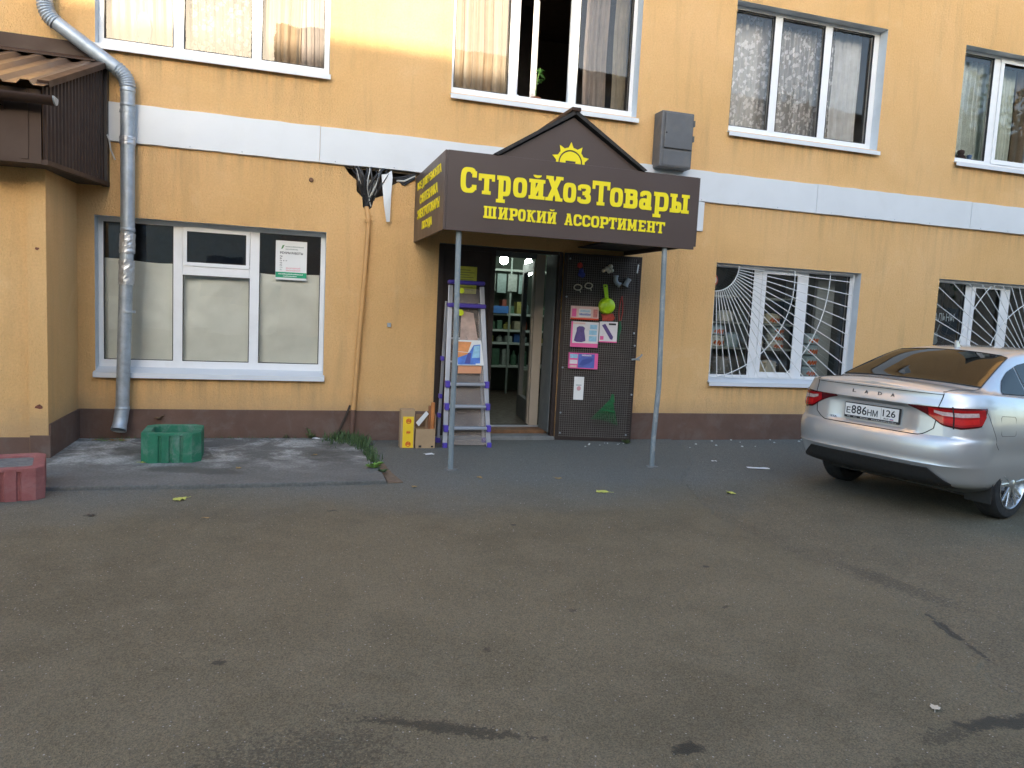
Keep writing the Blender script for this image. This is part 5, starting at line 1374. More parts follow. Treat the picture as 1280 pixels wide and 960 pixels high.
q = MB(); q.add([(1.366, -.50, .29), (1.475, -.50, .42), (1.505, -.49, .385), (1.40, -.49, .25)], [(0, 1, 2, 3)]); tag(q.build('white_leaflet', paper_w, solid=.003), 'white leaflet sticking out of the open box', 'leaflet')
for k, (x, y, h, m_) in enumerate(((1.53, -.44, .47, M('roll_brown', (.25, .10, .04), .7, var=.3)), (1.555, -.46, .51, M('roll_orange', (.5, .18, .05), .6, var=.4)), (1.50, -.42, .40, card_dark))):
    q = MB(); q.lathe([(.022, 0), (.022, h - .03), (.016, h - .025), (0, h - .026)], (x, y, .024), 12); tag(q.build('paper_roll', m_, smooth=True), ('brown roll standing in the open box', 'tallest orange roll standing in the open box', 'short cardboard roll at the back of the open box')[k], 'roll')

# ---- inside the shop: bulbs, shelving, goods
def bulb(x, y, z, power, label):
    t = thing('ceiling_bulb', label, 'lamp', (x, y, z))
    q = MB(); q.lathe([(.02, .10), (.03, .06), (.06, .02), (.062, -.02), (.04, -.055), (0, -.065)], (x, y, z), 16); q.build('bulb', M('bulb_glow', (1, 1, .95), .4, emit=((.85, 1, .9), 18)), t, smooth=True)
    q = MB(); q.lathe([(.03, .06), (.03, .16), (.012, .18), (.012, 2.75 - z)], (x, y, z), 12); q.build('holder', ink, t, smooth=True)
    l = bpy.data.lights.new('bulb_light', 'POINT'); l.energy = power; l.color = (.9, 1.0, .88); l.shadow_soft_size = .06
    lo = bpy.data.objects.new('bulb_light', l); COL.objects.link(lo); lo.parent = t; lo.location = (0, 0, -.15)
bulb(3.02, 2.1, 2.28, 1.1, 'lit bulb nearest the doorway inside the shop'); bulb(3.69, 3.0, 2.33, 1.1, 'lit bulb deeper inside the shop')
rk2 = thing('shop_rack', 'white shop rack with goods seen through the doorway', 'rack', (3.0, 3.9, .12))
for z in (.575, .97, 1.19, 1.465, 2.21):
    q = MB(); q.box(1.9, 4.5, 3.75, 4.25, z, z + .035); q.build('shelf_board', shelf_m, rk2)
for x in (1.9, 2.75, 3.62, 4.47):
    q = MB(); q.box(x, x + .03, 3.74, 3.77, .13, 2.5); q.build('upright', M('rack_steel', (.22, .26, .24), .5, .3), rk2)
rb = random.Random(21)
gm = [M('goods_%d' % i, c, .5, var=.25, vscale=25) for i, c in enumerate(((.15, .21, .20), (.24, .22, .06), (.02, .06, .18), (.18, .04, .025), (.22, .25, .23), (.05, .11, .07), (.22, .20, .14)))]
gn = ['pale green', 'ochre', 'blue', 'red', 'light grey', 'dark green', 'beige']
for (z, n_, h0, h1, sn) in ((.61, 10, .12, .3, 'lowest'), (1.005, 11, .08, .16, 'second'), (1.225, 11, .08, .19, 'third'), (1.50, 13, .10, .24, 'fourth')):
    x = 2.92
    for k in range(n_):
        w_ = rb.uniform(.07, .15); h = rb.uniform(h0, h1); c = rb.randrange(7)
        q = MB()
        kd = 'box' if rb.random() < .5 else 'bottle'
        if kd == 'box': q.box(x, x + w_, 3.80, 4.0, z + .001, z + h)
        else: q.lathe([(w_ * .45, 0), (w_ * .48, h * .1), (w_ * .48, h * .65), (w_ * .22, h * .8), (w_ * .22, h), (0, h)], (x + w_ / 2, 3.9, z + .001), 12)
        tag(q.build('shop_goods', gm[c], bevel=.004), '%s %s on the %s shelf of the rack inside the shop' % (gn[c], kd, sn), kd, '%s %s goods on the %s rack shelf' % (gn[c], kd, sn))
        x += w_ + rb.uniform(.01, .05)
for k in range(6):
    x = 3.0 + k * .19; q = MB(); q.box(x, x + .16, 3.70, 3.735, 1.84 + .03 * (k % 2), 2.16)
    o_ = tag(q.build('blister_pack', gm[(0, 4, 0, 4, 0, 0)[k]], bevel=.004), 'pale blister pack hanging from the top rail of the rack', 'package', 'blister packs on the top rail')
q = MB(); q.box(3.33, 3.60, 3.70, 3.74, 1.50, 1.62); tag(q.build('blue_crate', M('crate_blue', (.03, .12, .35), .5)), 'blue plastic tray on the middle shelf of the shop rack', 'tray')
ct = MB(); ct.box(2.1, 3.0, 2.9, 3.3, .13, .62); tag(ct.build('low_counter', M('counter', (.14, .16, .13), .6), bevel=.01), 'low dim counter inside the shop in front of the rack', 'counter')
# ================================================================== planters, weeds, litter
def planter(name, label, cx, cy, rx, ry, h, cham, mat, ribs, z0, rot=0, fill=.1):
    t = thing(name, label, 'planter', (cx, cy, z0))
    def outline(ox, oy, c, rib=False):
        base = [(-ox + c, -oy), (ox - c, -oy), (ox, -oy + c), (ox, oy - c), (ox - c, oy), (-ox + c, oy), (-ox, oy - c), (-ox, -oy + c)]
        return base
    ca, sa = math.cos(rot), math.sin(rot)
    def P(x, y, z): return (cx + x * ca - y * sa, cy + x * sa + y * ca, z0 + z)
    o_ = outline(rx, ry, cham); i_ = outline(rx - .075, ry - .075, cham * .6)
    q = MB(); n = len(o_)
    # fluted outside: three flutes on each long face
    ring = []
    for k in range(n):
        a = Vector((*o_[k], 0)); b = Vector((*o_[(k + 1) % n], 0)); L = (b - a).length
        if L > .25:
            d = (b - a) / L; nn = Vector((d.y, -d.x, 0)); m = ribs; gw = .016; ring.append(a)
            for j in range(1, m):
                c = a + d * L * j / m
                for off, dep in ((-gw, 0), (-gw * .55, -.014), (gw * .55, -.014), (gw, 0)): ring.append(c + d * off + nn * dep)
        else: ring.append(a)
    m = len(ring)
    lo = [P(v.x, v.y, 0) for v in ring]; hi = [P(v.x, v.y, h - .025) for v in ring]
    q.add(lo + hi, [(i, (i + 1) % m, m + (i + 1) % m, m + i) for i in range(m)])
    q.add(lo, [tuple(range(m))])
    body = q.build('shell', mat, t)
    q = MB(); O = [P(x, y, h - .025) for x, y in o_]; O2 = [P(x, y, h) for x, y in o_]; I2 = [P(x, y, h) for x, y in i_]; I = [P(x * .97, y * .97, h - fill) for x, y in i_]
    for a, b in ((O, O2), (O2, I2), (I2, I)): q.add(a + b, [(i, (i + 1) % n, n + (i + 1) % n, n + i) for i in range(n)])
    q.build('rim', mat, t, bevel=.008)
    q = MB(); q.add([P(x * .98, y * .98, h - fill + .01) for x, y in i_], [tuple(range(n))]); q.build('fill', soil, t)
    return t
planter('planter', 'weathered green fluted concrete planter under the papered window', -.975, -1.03, .248, .262, .268, .07, green_conc, 4, .044, rad(2), .11)
planter('planter', 'faded red fluted concrete planter cut by the left edge', -2.03, -2.16, .31, .29, .24, .055, red_conc, 5, .013, rad(14), .03)

# grass tuft along the end of the pad
gb = MB(); rb = random.Random(8)
for k in range(1000):
    t = rb.random() ** 1.1
    if t < .42: x = min(.92, max(.3, rb.gauss(.66, .11))); y = -.05 - abs(rb.gauss(0, .2))
    else:
        tt = (t - .42) / .58; tt = tt ** 1.6; x = .80 + rb.gauss(0, .045) * (1 - .5 * tt) + .04 * tt; y = -.36 - 1.15 * tt
    h = rb.uniform(.015, .10) * (1.15 if y > -.6 else .8); a = rb.uniform(0, 6.28); ln = rb.uniform(.01, .05)
    b = Vector((x, y, .04)); s_ = Vector((math.cos(a + 1.57), math.sin(a + 1.57), 0)) * .0055; d = Vector((math.cos(a), math.sin(a), 0))
    gb.add([b - s_, b + s_, b + d * ln * .4 + s_ * .7 + Vector((0, 0, h * .6)), b + d * ln + Vector((0, 0, h))], [(0, 1, 2, 3)])
gs = stuff(gb.build('grass', grass_m, local=True, recalc=False)); gs['label'] = 'low green grass growing between the pad and the wall'
q = MB()
for k in range(240):
    x = -1.9 + rb.random() * 2.3; y = -.035 - rb.random() * .04; h = rb.uniform(.01, .04); a = rb.uniform(0, 6.28)
    b = Vector((x, y, .043)); s_ = Vector((math.cos(a), math.sin(a), 0)) * .003
    q.add([b - s_, b + s_, b + Vector((rb.uniform(-.02, .02), -.01, h))], [(0, 1, 2)])
gs = stuff(q.build('wall_moss', grass_m, local=True, recalc=False)); gs['label'] = 'thin moss along the foot of the plinth'
def weed(x, y, n, r, label, m_=weed_m, z=.04, hs=1):
    t = thing('weed', label, 'weed', (x, y, z)); rb = random.Random(int(x * 100 + y * 1000))
    for k in range(n):
        a = rb.uniform(0, 6.28); l = r * rb.uniform(.5, 1); d = Vector((math.cos(a), math.sin(a), 0)); up = Vector((0, 0, l * rb.uniform(.2, .9) * hs)); s_ = Vector((-d.y, d.x, 0)) * l * .3
        b = Vector((x, y, z)); q = MB(); q.add([b, b + d * l * .5 + s_ + up * .8, b + d * l + up * .9, b + d * l * .5 - s_ + up * .8], [(0, 1, 2, 3)]); q.build('leaf', m_, t)
weed(.80, -1.62, 14, .10, 'bright green broad-leaved weed at the end of the grass strip')
weed(.86, -1.78, 10, .07, 'small dark weed at the corner of the concrete pad', grass_m)
weed(.28, -.06, 10, .09, 'thin weed sprouting at the plinth beside the white scrap', M('dry_weed', (.11, .13, .05), .8), hs=2.2)
weed(.02, -.05, 8, .06, 'tiny weed at the plinth below the papered window', M('dry_weed2', (.12, .11, .06), .8), hs=1.6)
weed(-1.25, -.04, 12, .06, 'dry tuft growing from the plinth beside the downpipe outlet', M('dry_weed3', (.17, .12, .07), .8), z=.25, hs=.8)
weed(3.98, -.33, 12, .09, 'small weed behind the lower corner of the mesh door', M('dry_weed4', (.09, .13, .05), .8), z=.012)
# soil seam at the pad end
q = MB(); pts = [(.84, -1.25), (.93, -1.3), (.95, -1.7), (1.0, -2.08), (.87, -2.1), (.865, -1.7)]
q.prism([(x, y, .006) for x, y in pts], (0, 0, .014)); struct(q.build('earth_strip', M('dry_earth', (.17, .12, .08), .95, var=.35, vscale=20, bumps=.01)))

# loose grit on the asphalt
q = MB(); rb = random.Random(77)
for k in range(5200):
    x = rb.uniform(-3.2, 6.5); y = -8.0 + 7.9 * rb.random() ** .8
    if y > -2.2 and x < .9: continue
    s_ = rb.uniform(.0015, .0048) * (1.6 if rb.random() < .05 else 1); a = rb.uniform(0, 6.28); z = .0125 if x < 3.1 else .001
    q.add([(x + s_ * math.cos(a + t), y + s_ * math.sin(a + t), z) for t in (0, 2.1, 4.2)] + [(x, y, z + s_ * rb.uniform(.7, 1.3))], [(0, 1, 3), (1, 2, 3), (2, 0, 3)])
gs = stuff(q.build('grit', M('grit_stone', (.24, .225, .195), .9, var=.7, vscale=30), local=True, recalc=False)); gs['label'] = 'loose grit scattered over the asphalt'

# fallen leaves, each with a curled outline
def fallen(x, y, s_, m_, label, z=.0135, seed=0, group=None):
    rb = random.Random(seed); a0 = rb.uniform(0, 6.28); q = MB(); n = 14
    out = []
    for k in range(n):
        a = 2 * math.pi * k / n; r = s_ * (.62 + .38 * abs(math.cos(2.5 * a))) * rb.uniform(.85, 1.1) * (.8 if abs(math.sin(a)) > .5 else 1)
        out.append((x + r * math.cos(a + a0), y + r * math.sin(a + a0), z + .004 + .25 * s_ * (rb.random() ** 2)))
    q.add([(x, y, z + .006)] + out, [(0, 1 + k, 1 + (k + 1) % n) for k in range(n)])
    st_ = Vector((math.cos(a0), math.sin(a0), 0)); q.tube([(x, y, z + .006), Vector((x, y, z + .004)) + st_ * s_ * 1.7], .0016, 4)
    return tag(q.build('fallen_leaf', m_), label, 'leaf', group)
fallen(-.74, -2.48, .062, yel_leaf, 'yellow green fallen leaf in front of the concrete pad', seed=1)
fallen(2.66, -2.58, .062, yel_leaf, 'yellow green fallen leaf between the two canopy posts', seed=2)
fallen(3.88, -2.70, .055, yel_leaf, 'yellow green fallen leaf right of the right post', .0, seed=3)
fallen(1.07, -2.25, .035, dead_m, 'small brown fallen leaf left of the left post', seed=4)
fallen(2.575, -6.155, .028, M('pale_leaf', (.5, .45, .36), .8), 'pale leaf near the lower right corner of the yard', seed=5)
fallen(1.72, -1.95, .04, dead_m, 'dry brown leaf right of the left post foot', seed=6)
fallen(2.45, -2.05, .04, dead_m, 'dry brown leaf in front of the door mat area', seed=7)
fallen(-.38, -1.55, .035, dead_m, 'dry leaf on the pad right of the green planter', .045, seed=8)
fallen(-1.19, -1.27, .035, yel_leaf, 'yellow leaf against the front foot of the green planter', .045, seed=9)
fallen(.30, -1.0, .03, dead_m, 'curled dry leaf on the pad near the grass', .045, seed=10)
fallen(-.50, -3.0, .022, dead_m, 'tiny dry leaf on the asphalt below the pad', seed=11)
fallen(-1.25, -2.85, .03, M('dark_leaf', (.05, .04, .03), .9), 'dark leaf on the asphalt beside the red planter', seed=12)
for k in range(9):
    fallen(-1.86 + rb.random() * .35, -.09 - rb.random() * .12, .03, dead_m if k % 3 else weed_m, 'dry leaf in the drift by the wing corner', .045, seed=30 + k, group='dry leaves drifted into the wing corner')
def scrap(x, y, w_, l_, z, label, seed, m_=paper_w):
    rb = random.Random(seed); a = rb.uniform(-.4, .4); q = MB()
    def fn(u, v):
        xx = (u - .5) * l_; yy_ = (v - .5) * w_; return (x + xx * math.cos(a) - yy_ * math.sin(a), y + xx * math.sin(a) + yy_ * math.cos(a), z + .004 + .012 * (noise.noise(Vector((u * 3, v * 3, seed))) + .5))
    q.grid(5, 4, fn); return tag(q.build('paper_scrap', m_, smooth=True), label, 'litter')
scrap(4.85, -1.73, .07, .24, .0, 'long white paper scrap left of the car', 1)
scrap(1.45, -.88, .07, .10, .013, 'white paper scrap in front of the cartons', 2)
scrap(.335, -.16, .06, .08, .05, 'white crumpled scrap beside the grass', 3)
scrap(4.55, -1.35, .03, .06, 0, 'tiny white scrap near the wall right of the post', 4)
# lime crumbs along the wall right of the door
for k in range(16):
    x = 4.2 + rb.random() * 2.6; y = -.06 - rb.random() ** 2 * .5; s_ = rb.uniform(.008, .022); q = MB()
    q.lathe([(s_ * .7, 0), (s_, s_ * .3), (s_ * .6, s_ * .7), (0, s_ * .8)], (x, y, .0), 6)
    tag(q.build('plaster_crumb', M('plaster_white', (.55, .55, .52), .9)), 'white plaster crumb on the asphalt along the wall right of the door', 'crumb', 'plaster crumbs along the right wall')
for k in range(10):
    x = 3.3 + rb.random() * .7; y = -.28 - rb.random() * .22; s_ = rb.uniform(.006, .016); q = MB()
    q.lathe([(s_ * .7, 0), (s_, s_ * .3), (s_ * .6, s_ * .7), (0, s_ * .8)], (x, y, .012), 6)
    tag(q.build('plaster_crumb', MATS['plaster_white']), 'white plaster crumb on the asphalt below the mesh door', 'crumb', 'plaster crumbs below the mesh door')

# trees across the yard, seen only as reflections in the right-hand panes
def tree(x, y, h, rx, label, seed, nleaf=2600):
    t = thing('yard_tree', label, 'tree', (x, y, 0)); rb = random.Random(seed)
    bark = M('tree_bark', (.07, .055, .04), .9, var=.3, bumps=.02)
    q = MB(); q.tube([(x, y, 0), (x + .1, y, h * .3), (x, y + .1, h * .6), (x + .1, y, h * .9)], [.22, .18, .12, .03], 10)
    for k in range(7):
        a = rb.uniform(0, 6.28); z = h * rb.uniform(.3, .6); q.tube([(x, y, z), (x + math.cos(a) * rx * .45, y + math.sin(a) * rx * .45, z + h * .14), (x + math.cos(a) * rx * .85, y + math.sin(a) * rx * .85, z + h * .2)], [.09, .05, .015], 6)
    q.build('trunk', bark, t, smooth=True)
    q = MB(); cl = []
    for k in range(34):
        a = rb.uniform(0, 6.28); r = rx * rb.uniform(.2, .95); z = h * (.35 + .6 * rb.random()); f_ = 1 - abs((z / h - .62) / .42) ** 2 * .6
        cl.append(Vector((x + math.cos(a) * r * f_, y + math.sin(a) * r * f_, z)))
    for k in range(nleaf):
        c = cl[k % len(cl)] + Vector((rb.gauss(0, .45), rb.gauss(0, .45), rb.gauss(0, .35))); s_ = rb.uniform(.08, .16)
        u = Vector((rb.uniform(-1, 1), rb.uniform(-1, 1), rb.uniform(-1, 1))).normalized(); v = u.cross(Vector((rb.uniform(-1, 1), rb.uniform(-1, 1), rb.uniform(-1, 1)))).normalized()
        q.add([c - u * s_, c + v * s_ * .55, c + u * s_, c - v * s_ * .55], [(0, 1, 2, 3)])
    q.build('crown', M('tree_leaves', (.06, .11, .03), .6, var=.4, vscale=1.5), t)
tree(19, -9.5, 9, 3.0, 'broad green tree at the right side of the yard', 41)
tree(14.5, -15, 10, 3.2, 'tall green tree in front of the brick block', 42)
# ================================================================== the silver saloon
CAR_LOC = (5.706, -2.979, 0); CAR_YAW = .255; CAR_S = .96
car = thing('parked_car', 'silver four-door saloon parked nose to the right beside the wall', 'car', CAR_LOC, None, CAR_YAW)
car.scale = (CAR_S, CAR_S, CAR_S)
paint = M('silver_paint', (.58, .585, .59), .36, .6, var=.03, vscale=2, coat=1.0)
black_pl = M('black_plastic', (.018, .018, .018), .6, var=.1, vscale=20)
rubber = M('tyre_rubber', (.020, .020, .021), .8, var=.25, vscale=14, dirt=.3, dirtcol=(.07, .065, .055))
alloy = M('alloy', (.60, .62, .64), .28, .9, var=.05)
tint = M('tinted_glass', (.006, .007, .007), .03, var=.0, spec=.2)
gap_m = M('panel_gap', (.008, .008, .008), .8)
lens_r = M('lens_red', (.42, .006, .01), .12, var=.12, vscale=30, coat=.4)
lens_d = M('lens_dark_red', (.10, .004, .008), .15, coat=.4)
lens_c = M('lens_clear', (.62, .44, .42), .15, var=.3, vscale=40, coat=.4)
LV = [  # z, rear x, half width
    (.20, -.40, .74), (.25, -.55, .79), (.30, -.76, .825), (.325, -.85, .84), (.36, -.885, .85), (.44, -.915, .862), (.485, -.935, .868), (.50, -.945, .87), (.515, -.940, .872), (.58, -.948, .878), (.64, -.947, .882),
    (.69, -.938, .883), (.715, -.930, .883), (.73, -.915, .883), (.745, -.902, .883), (.765, -.90, .883), (.80, -.897, .882), (.86, -.892, .878), (.93, -.888, .868), (.95, -.891, .865), (.965, -.895, .862), (.985, -.903, .858), (1.00, -.901, .855), (1.04, -.886, .845), (1.08, -.876, .828), (1.10, -.880, .815), (1.112, -.878, .805), (1.118, -.868, .795)]
ZT = 1.118
def lerp_tab(tab, x):
    if x <= tab[0][0]: return tab[0][1:]
    for a, b in zip(tab, tab[1:]):
        if x <= b[0]:
            t = (x - a[0]) / (b[0] - a[0]); return tuple(p + (q - p) * t for p, q in zip(a[1:], b[1:]))
    return tab[-1][1:]
def ztop(x):  # shoulder line along the car
    return lerp_tab([(-1, 1.118), (-.5, 1.108), (.2, 1.06), (1.2, 1.00), (2.2, .965), (2.8, .90), (3.3, .80), (3.6, .70)], x)[0]
NR, NSD, NF = 30, 22, 16
EXP = 4.2; RR = .72
def ring_pt(i, zl):
    """i: 0 rear centre .. last front centre, right side (y<0); zl: reference height"""
    xr, w_ = lerp_tab(LV, zl)
    xf = lerp_tab([(.2, 3.28), (.35, 3.43), (.55, 3.48), (.8, 3.47), (1.0, 3.38), (1.118, 3.25)], zl)[0]
    if i <= NR:
        th = math.pi / 2 * (i / NR); x = xr + RR * (1 - math.cos(th) ** (2 / EXP)) if i < NR else xr + RR; y = w_ * math.sin(th) ** (2 / EXP) if i else 0
    elif i <= NR + NSD:
        t = (i - NR) / NSD; x = (xr + RR) + ((xf - .9) - (xr + RR)) * t; y = w_
    else:
        t = (i - NR - NSD) / NF; th = math.pi / 2 * (1 - t); x = xf - .9 + .9 * (math.cos(th) ** (2 / 2.6) if th > 1e-6 else 1); y = w_ * (math.sin(th) ** (2 / 2.6) if th > 1e-6 else 0)
    if y < 0: y = 0
    z = .2 + (zl - .2) * (ztop(x) - .2) / (ZT - .2)
    # recess for the number plate
    if x < -.6 and .74 < zl < .985 and y < .40:
        f_ = min(1, (.40 - y) / .06); gz = min(1, (zl - .745) / .02, (.985 - zl) / .03); x += .036 * max(0, f_) * max(0, gz)
    # side crease and hollow
    if x > -.5: y -= .012 * math.exp(-((zl - .62) / .10) ** 2)
    return Vector((x, -y, z))
NI = NR + NSD + NF
def smin(a, b, k):
    h = max(0, min(1, .5 + .5 * (b - a) / k)); return b + (a - b) * h - k * h * (1 - h)
ROOF = [(-.9, 1.02), (-.46, 1.165), (-.2, 1.27), (.05, 1.365), (.22, 1.425), (.38, 1.462), (.6, 1.485), (1.0, 1.50), (1.4, 1.49), (1.68, 1.45), (1.9, 1.35), (2.35, 1.09), (2.6, .96), (3.5, .5)]
def roof_z(x):
    s = 0
    for d in (-.07, -.035, 0, .035, .07): s += lerp_tab(ROOF, x + d)[0]
    return s / 5
def H(x, y, rho):
    dk = ztop(x) + .055 * (1 - rho * rho) ** .9 * (1 if x < .5 else 1.2)
    if x < -.80: dk = ztop(x) + (.055 * (1 - rho * rho)) * max(0, (x + .89) / .09) ** .6
    ay = abs(y)
    rz = roof_z(x) - .05 * (ay / .6) ** 2.2
    sd = 1.04 + (.765 - ay) * 1.72
    gh = smin(rz, sd, .10)
    return -smin(-dk, -gh, .035)
levels = []
for a, b in zip(LV, LV[1:]):
    levels.append(a[0]); 
    if b[0] - a[0] > .045: levels.append((a[0] + b[0]) / 2)
levels.append(LV[-1][0])
q = MB(); RG = []
def fullring(zl):
    r_ = [ring_pt(i, zl) for i in range(NI + 1)]
    return r_ + [Vector((p.x, -p.y, p.z)) for p in r_[-2:0:-1]]
nr = 2 * NI
vs = []
for zl in levels: vs += fullring(zl)
fs = [(k * nr + i, k * nr + (i + 1) % nr, (k + 1) * nr + (i + 1) % nr, (k + 1) * nr + i) for k in range(len(levels) - 1) for i in range(nr)]
fs.append(tuple(range(nr)))
q.add(vs, fs)
# top: rows across the car
top = [ring_pt(i, ZT) for i in range(NI + 1)]
NC = 32
vs = []
for i in range(NI + 1):
    p = top[i]; W_ = abs(p.y)
    for j in range(NC + 1):
        rho = -1 + 2 * j / NC
        rho = math.copysign(1 - (1 - abs(rho)) ** 1.25, rho)
        y = rho * W_
        z = p.z if abs(rho) > .999 or W_ < 1e-6 else H(p.x, y, rho)
        vs.append((p.x, y, z))
fs = [(i * (NC + 1) + j, (i + 1) * (NC + 1) + j, (i + 1) * (NC + 1) + j + 1, i * (NC + 1) + j + 1) for i in range(NI) for j in range(NC)]
q.add(vs, fs)
body = q.build('body', [paint, black_pl], car, local=True, smooth=True, sharp=32)
bmw = bmesh.new(); bmw.from_mesh(body.data); bmesh.ops.remove_doubles(bmw, verts=bmw.verts, dist=2e-4)
bmesh.ops.dissolve_degenerate(bmw, edges=bmw.edges, dist=1e-5); bmesh.ops.recalc_face_normals(bmw, faces=bmw.faces); bmw.to_mesh(body.data); bmw.free()
# wheel arches cut out
cut_me = MB()
for x in (-.04, 2.635):
    for s_ in (-1, 1):
        n_ = 40; prof = [(.352, s_ * .58), (.352, s_ * 1.1)]
        cut_me.lathe(prof, (x, 0, .318), n_, 'y')
cut = cut_me.build('arch_cutter', black_pl, local=True)
bo = body.modifiers.new('arches', 'BOOLEAN'); bo.object = cut; bo.operation = 'DIFFERENCE'; bo.solver = 'EXACT'; bo.material_mode = 'TRANSFER'
bpy.context.view_layer.update()
new = bpy.data.meshes.new_from_object(body.evaluated_get(bpy.context.evaluated_depsgraph_get()))
body.modifiers.clear()
body.data = new
new.polygons.foreach_set('use_smooth', [True] * len(new.polygons)); new.set_sharp_from_angle(angle=rad(32))
bpy.data.objects.remove(cut)

def rear_pt(y, zl, off=0.0):
    """point of the rear/right surface by lateral position (signed) at reference height"""
    sgn = -1 if y < 0 else 1; ay = abs(y); xr, w_ = lerp_tab(LV, zl)
    th = math.asin(min(1, (ay / w_)) ** (EXP / 2)) if ay < w_ else math.pi / 2
    return arc_pt(th / (math.pi / 2) * NR, zl, sgn, off)
def arc_pt(i, zl, sgn=-1, off=0.0):
    i0 = int(math.floor(i)); f_ = i - i0
    a = ring_pt(i0, zl); b = ring_pt(min(NI, i0 + 1), zl); p = a + (b - a) * f_
    n_ = Vector(((b - a).y, -(b - a).x, 0)).normalized()
    if n_.x > 0 and i < NR * .8: n_ = -n_
    if i >= NR * .8 and n_.y > 0: n_ = -n_
    p = p + n_ * off
    if sgn > 0: p = Vector((p.x, -p.y, p.z))
    return p
def yi(y, zl):
    xr, w_ = lerp_tab(LV, zl); return math.asin(min(1, abs(y) / w_) ** (EXP / 2)) / (math.pi / 2) * NR
def line(name, pts, r=.004, m_=gap_m, par=None):
    q = MB(); q.tube(pts, r, 5); return q.build(name, m_, par or car, local=True, smooth=True)
# boot lid seam: down both sides, along the bottom
seam = []
for k in range(9): t = k / 8; seam.append(rear_pt(-.60 + .035 * t, 1.105 - .30 * t, .000))
for k in range(1, 8): t = k / 8; seam.append(rear_pt(-.565 + .13 * t, .805 - .07 * math.sin(t * 1.57), .000))
for k in range(0, 21): seam.append(rear_pt(-.43 + .86 * k / 20, .735 - .0 * k, .0))
full = seam[:16] + seam[16:] + [Vector((p.x, -p.y, p.z)) for p in seam[:16][::-1]]
line('boot_seam', full, .0045)
line('boot_edge_shadow', [rear_pt(-.60 + 1.2 * k / 24, 1.094, .001) for k in range(25)], .003)
# rear screen
def top_pt(x, y, off=0):
    W_ = .795
    for a, b in zip(top, top[1:]):
        if a.x <= x <= b.x and b.x > a.x: W_ = abs(a.y + (b.y - a.y) * (x - a.x) / (b.x - a.x)); break
    return Vector((x, y, H(x, y, max(-1, min(1, y / max(W_, 1e-3)))) + off))
for s_ in (-1, 1):
    line('boot_side_seam', [top_pt(-.84 + .47 * k / 12, s_ * (.60 + .055 * k / 12), .0005) for k in range(13)], .0035)
q = MB()
def scr(u, v):
    v2 = v; x = -.405 + .70 * v2; hw = .655 - .125 * v2; bow = .045 * (1 - (2 * u - 1) ** 2) * (1 - v2) 
    y = (2 * u - 1) * hw
    x = x - bow + .05 * ((2 * u - 1) ** 2) * (1 - v2) + .02 * (2 * u - 1) ** 4 * v2
    return top_pt(x, y, .007)
q.grid(24, 14, scr); q.build('rear_window', tint, car, local=True, smooth=True)
edge_pts = [scr(k / 20, 0) for k in range(21)] + [scr(1, k / 10) for k in range(1, 11)] + [scr(1 - k / 20, 1) for k in range(1, 21)] + [scr(0, 1 - k / 10) for k in range(1, 11)]
line('rear_window_seal', edge_pts, .005, black_pl)
# side glass
def side_y(x, z):
    lo, hi = .3, .80
    for _ in range(28):
        m_ = (lo + hi) / 2
        if top_pt(x, m_).z > z: lo = m_
        else: hi = m_
    return lo
SG = [(-.15, 1.105, 1.125), (-.05, 1.098, 1.21), (.12, 1.088, 1.285), (.35, 1.08, 1.345), (.7, 1.07, 1.385), (1.1, 1.06, 1.395), (1.5, 1.05, 1.375), (1.75, 1.045, 1.30), (2.0, 1.04, 1.16), (2.1, 1.04, 1.08)]
for s_ in (-1, 1):
    for (xa, xb, nm) in ((-.15, .27, 'quarter_window'), (.30, 1.12, 'side_window'), (1.18, 2.08, 'side_window')):
        q = MB()
        def sg(u, v):
            x = xa + (xb - xa) * u; lo, hi = lerp_tab(SG, x); z = lo + (hi - lo) * v; y = side_y(x, z); return (x, s_ * (y + .006), z)
        q.grid(12, 6, sg); q.build(nm, tint, car, local=True, smooth=True)
    line('window_trim', [(x, s_ * (side_y(x, lo) + .008), lo) for x, lo, hi in SG], .006, black_pl)
# tail lamps wrapping round the corner
for s_ in (-1, 1):
    lamp = None
    def lampt(i, z, off): return arc_pt(i, z, s_, off)
    i0 = yi(.345, .97); i1 = yi(.80, .95) + .0
    i1 = NR * .80
    def ztb(u):
        tp = .985 + .022 * u; bt = lerp_tab([(0, .968), (.25, .835), (.5, .818), (.86, .848), (1.0, .985)], u)[0]; return bt, tp
    def lens(name, u0, u1, v0, v1, off, m_, par=None, nu=22, taper=0):
        q = MB()
        def fn(u, v):
            uu = u0 + (u1 - u0) * u; bt, tp = ztb(uu); vv = v0 + (v1 - v0) * v; i = i0 + (i1 - i0) * uu ** .82
            e = off * (1 if 0.02 < vv < .98 else .55); return lampt(i, bt + (tp - bt) * vv, e)
        q.grid(nu, 6, fn); return q.build(name, m_, par or car, local=True, smooth=True)
    lamp = lens('tail_lamp', 0, 1, 0, 1, .010, lens_d)
    lens('lens', .12, .94, .10, .90, .014, lens_r, lamp)
    lens('clear_strip', .17, .80, .56, .76, .017, lens_c, lamp)
    lens('lens', .25, .80, .20, .46, .0165, M('lens_bright', (.60, .012, .012), .1, var=.15, vscale=25, coat=.4), lamp)
    q = MB()
    lens('lamp_split', .385, .405, -.05, 1.05, .019, gap_m, lamp, 2)
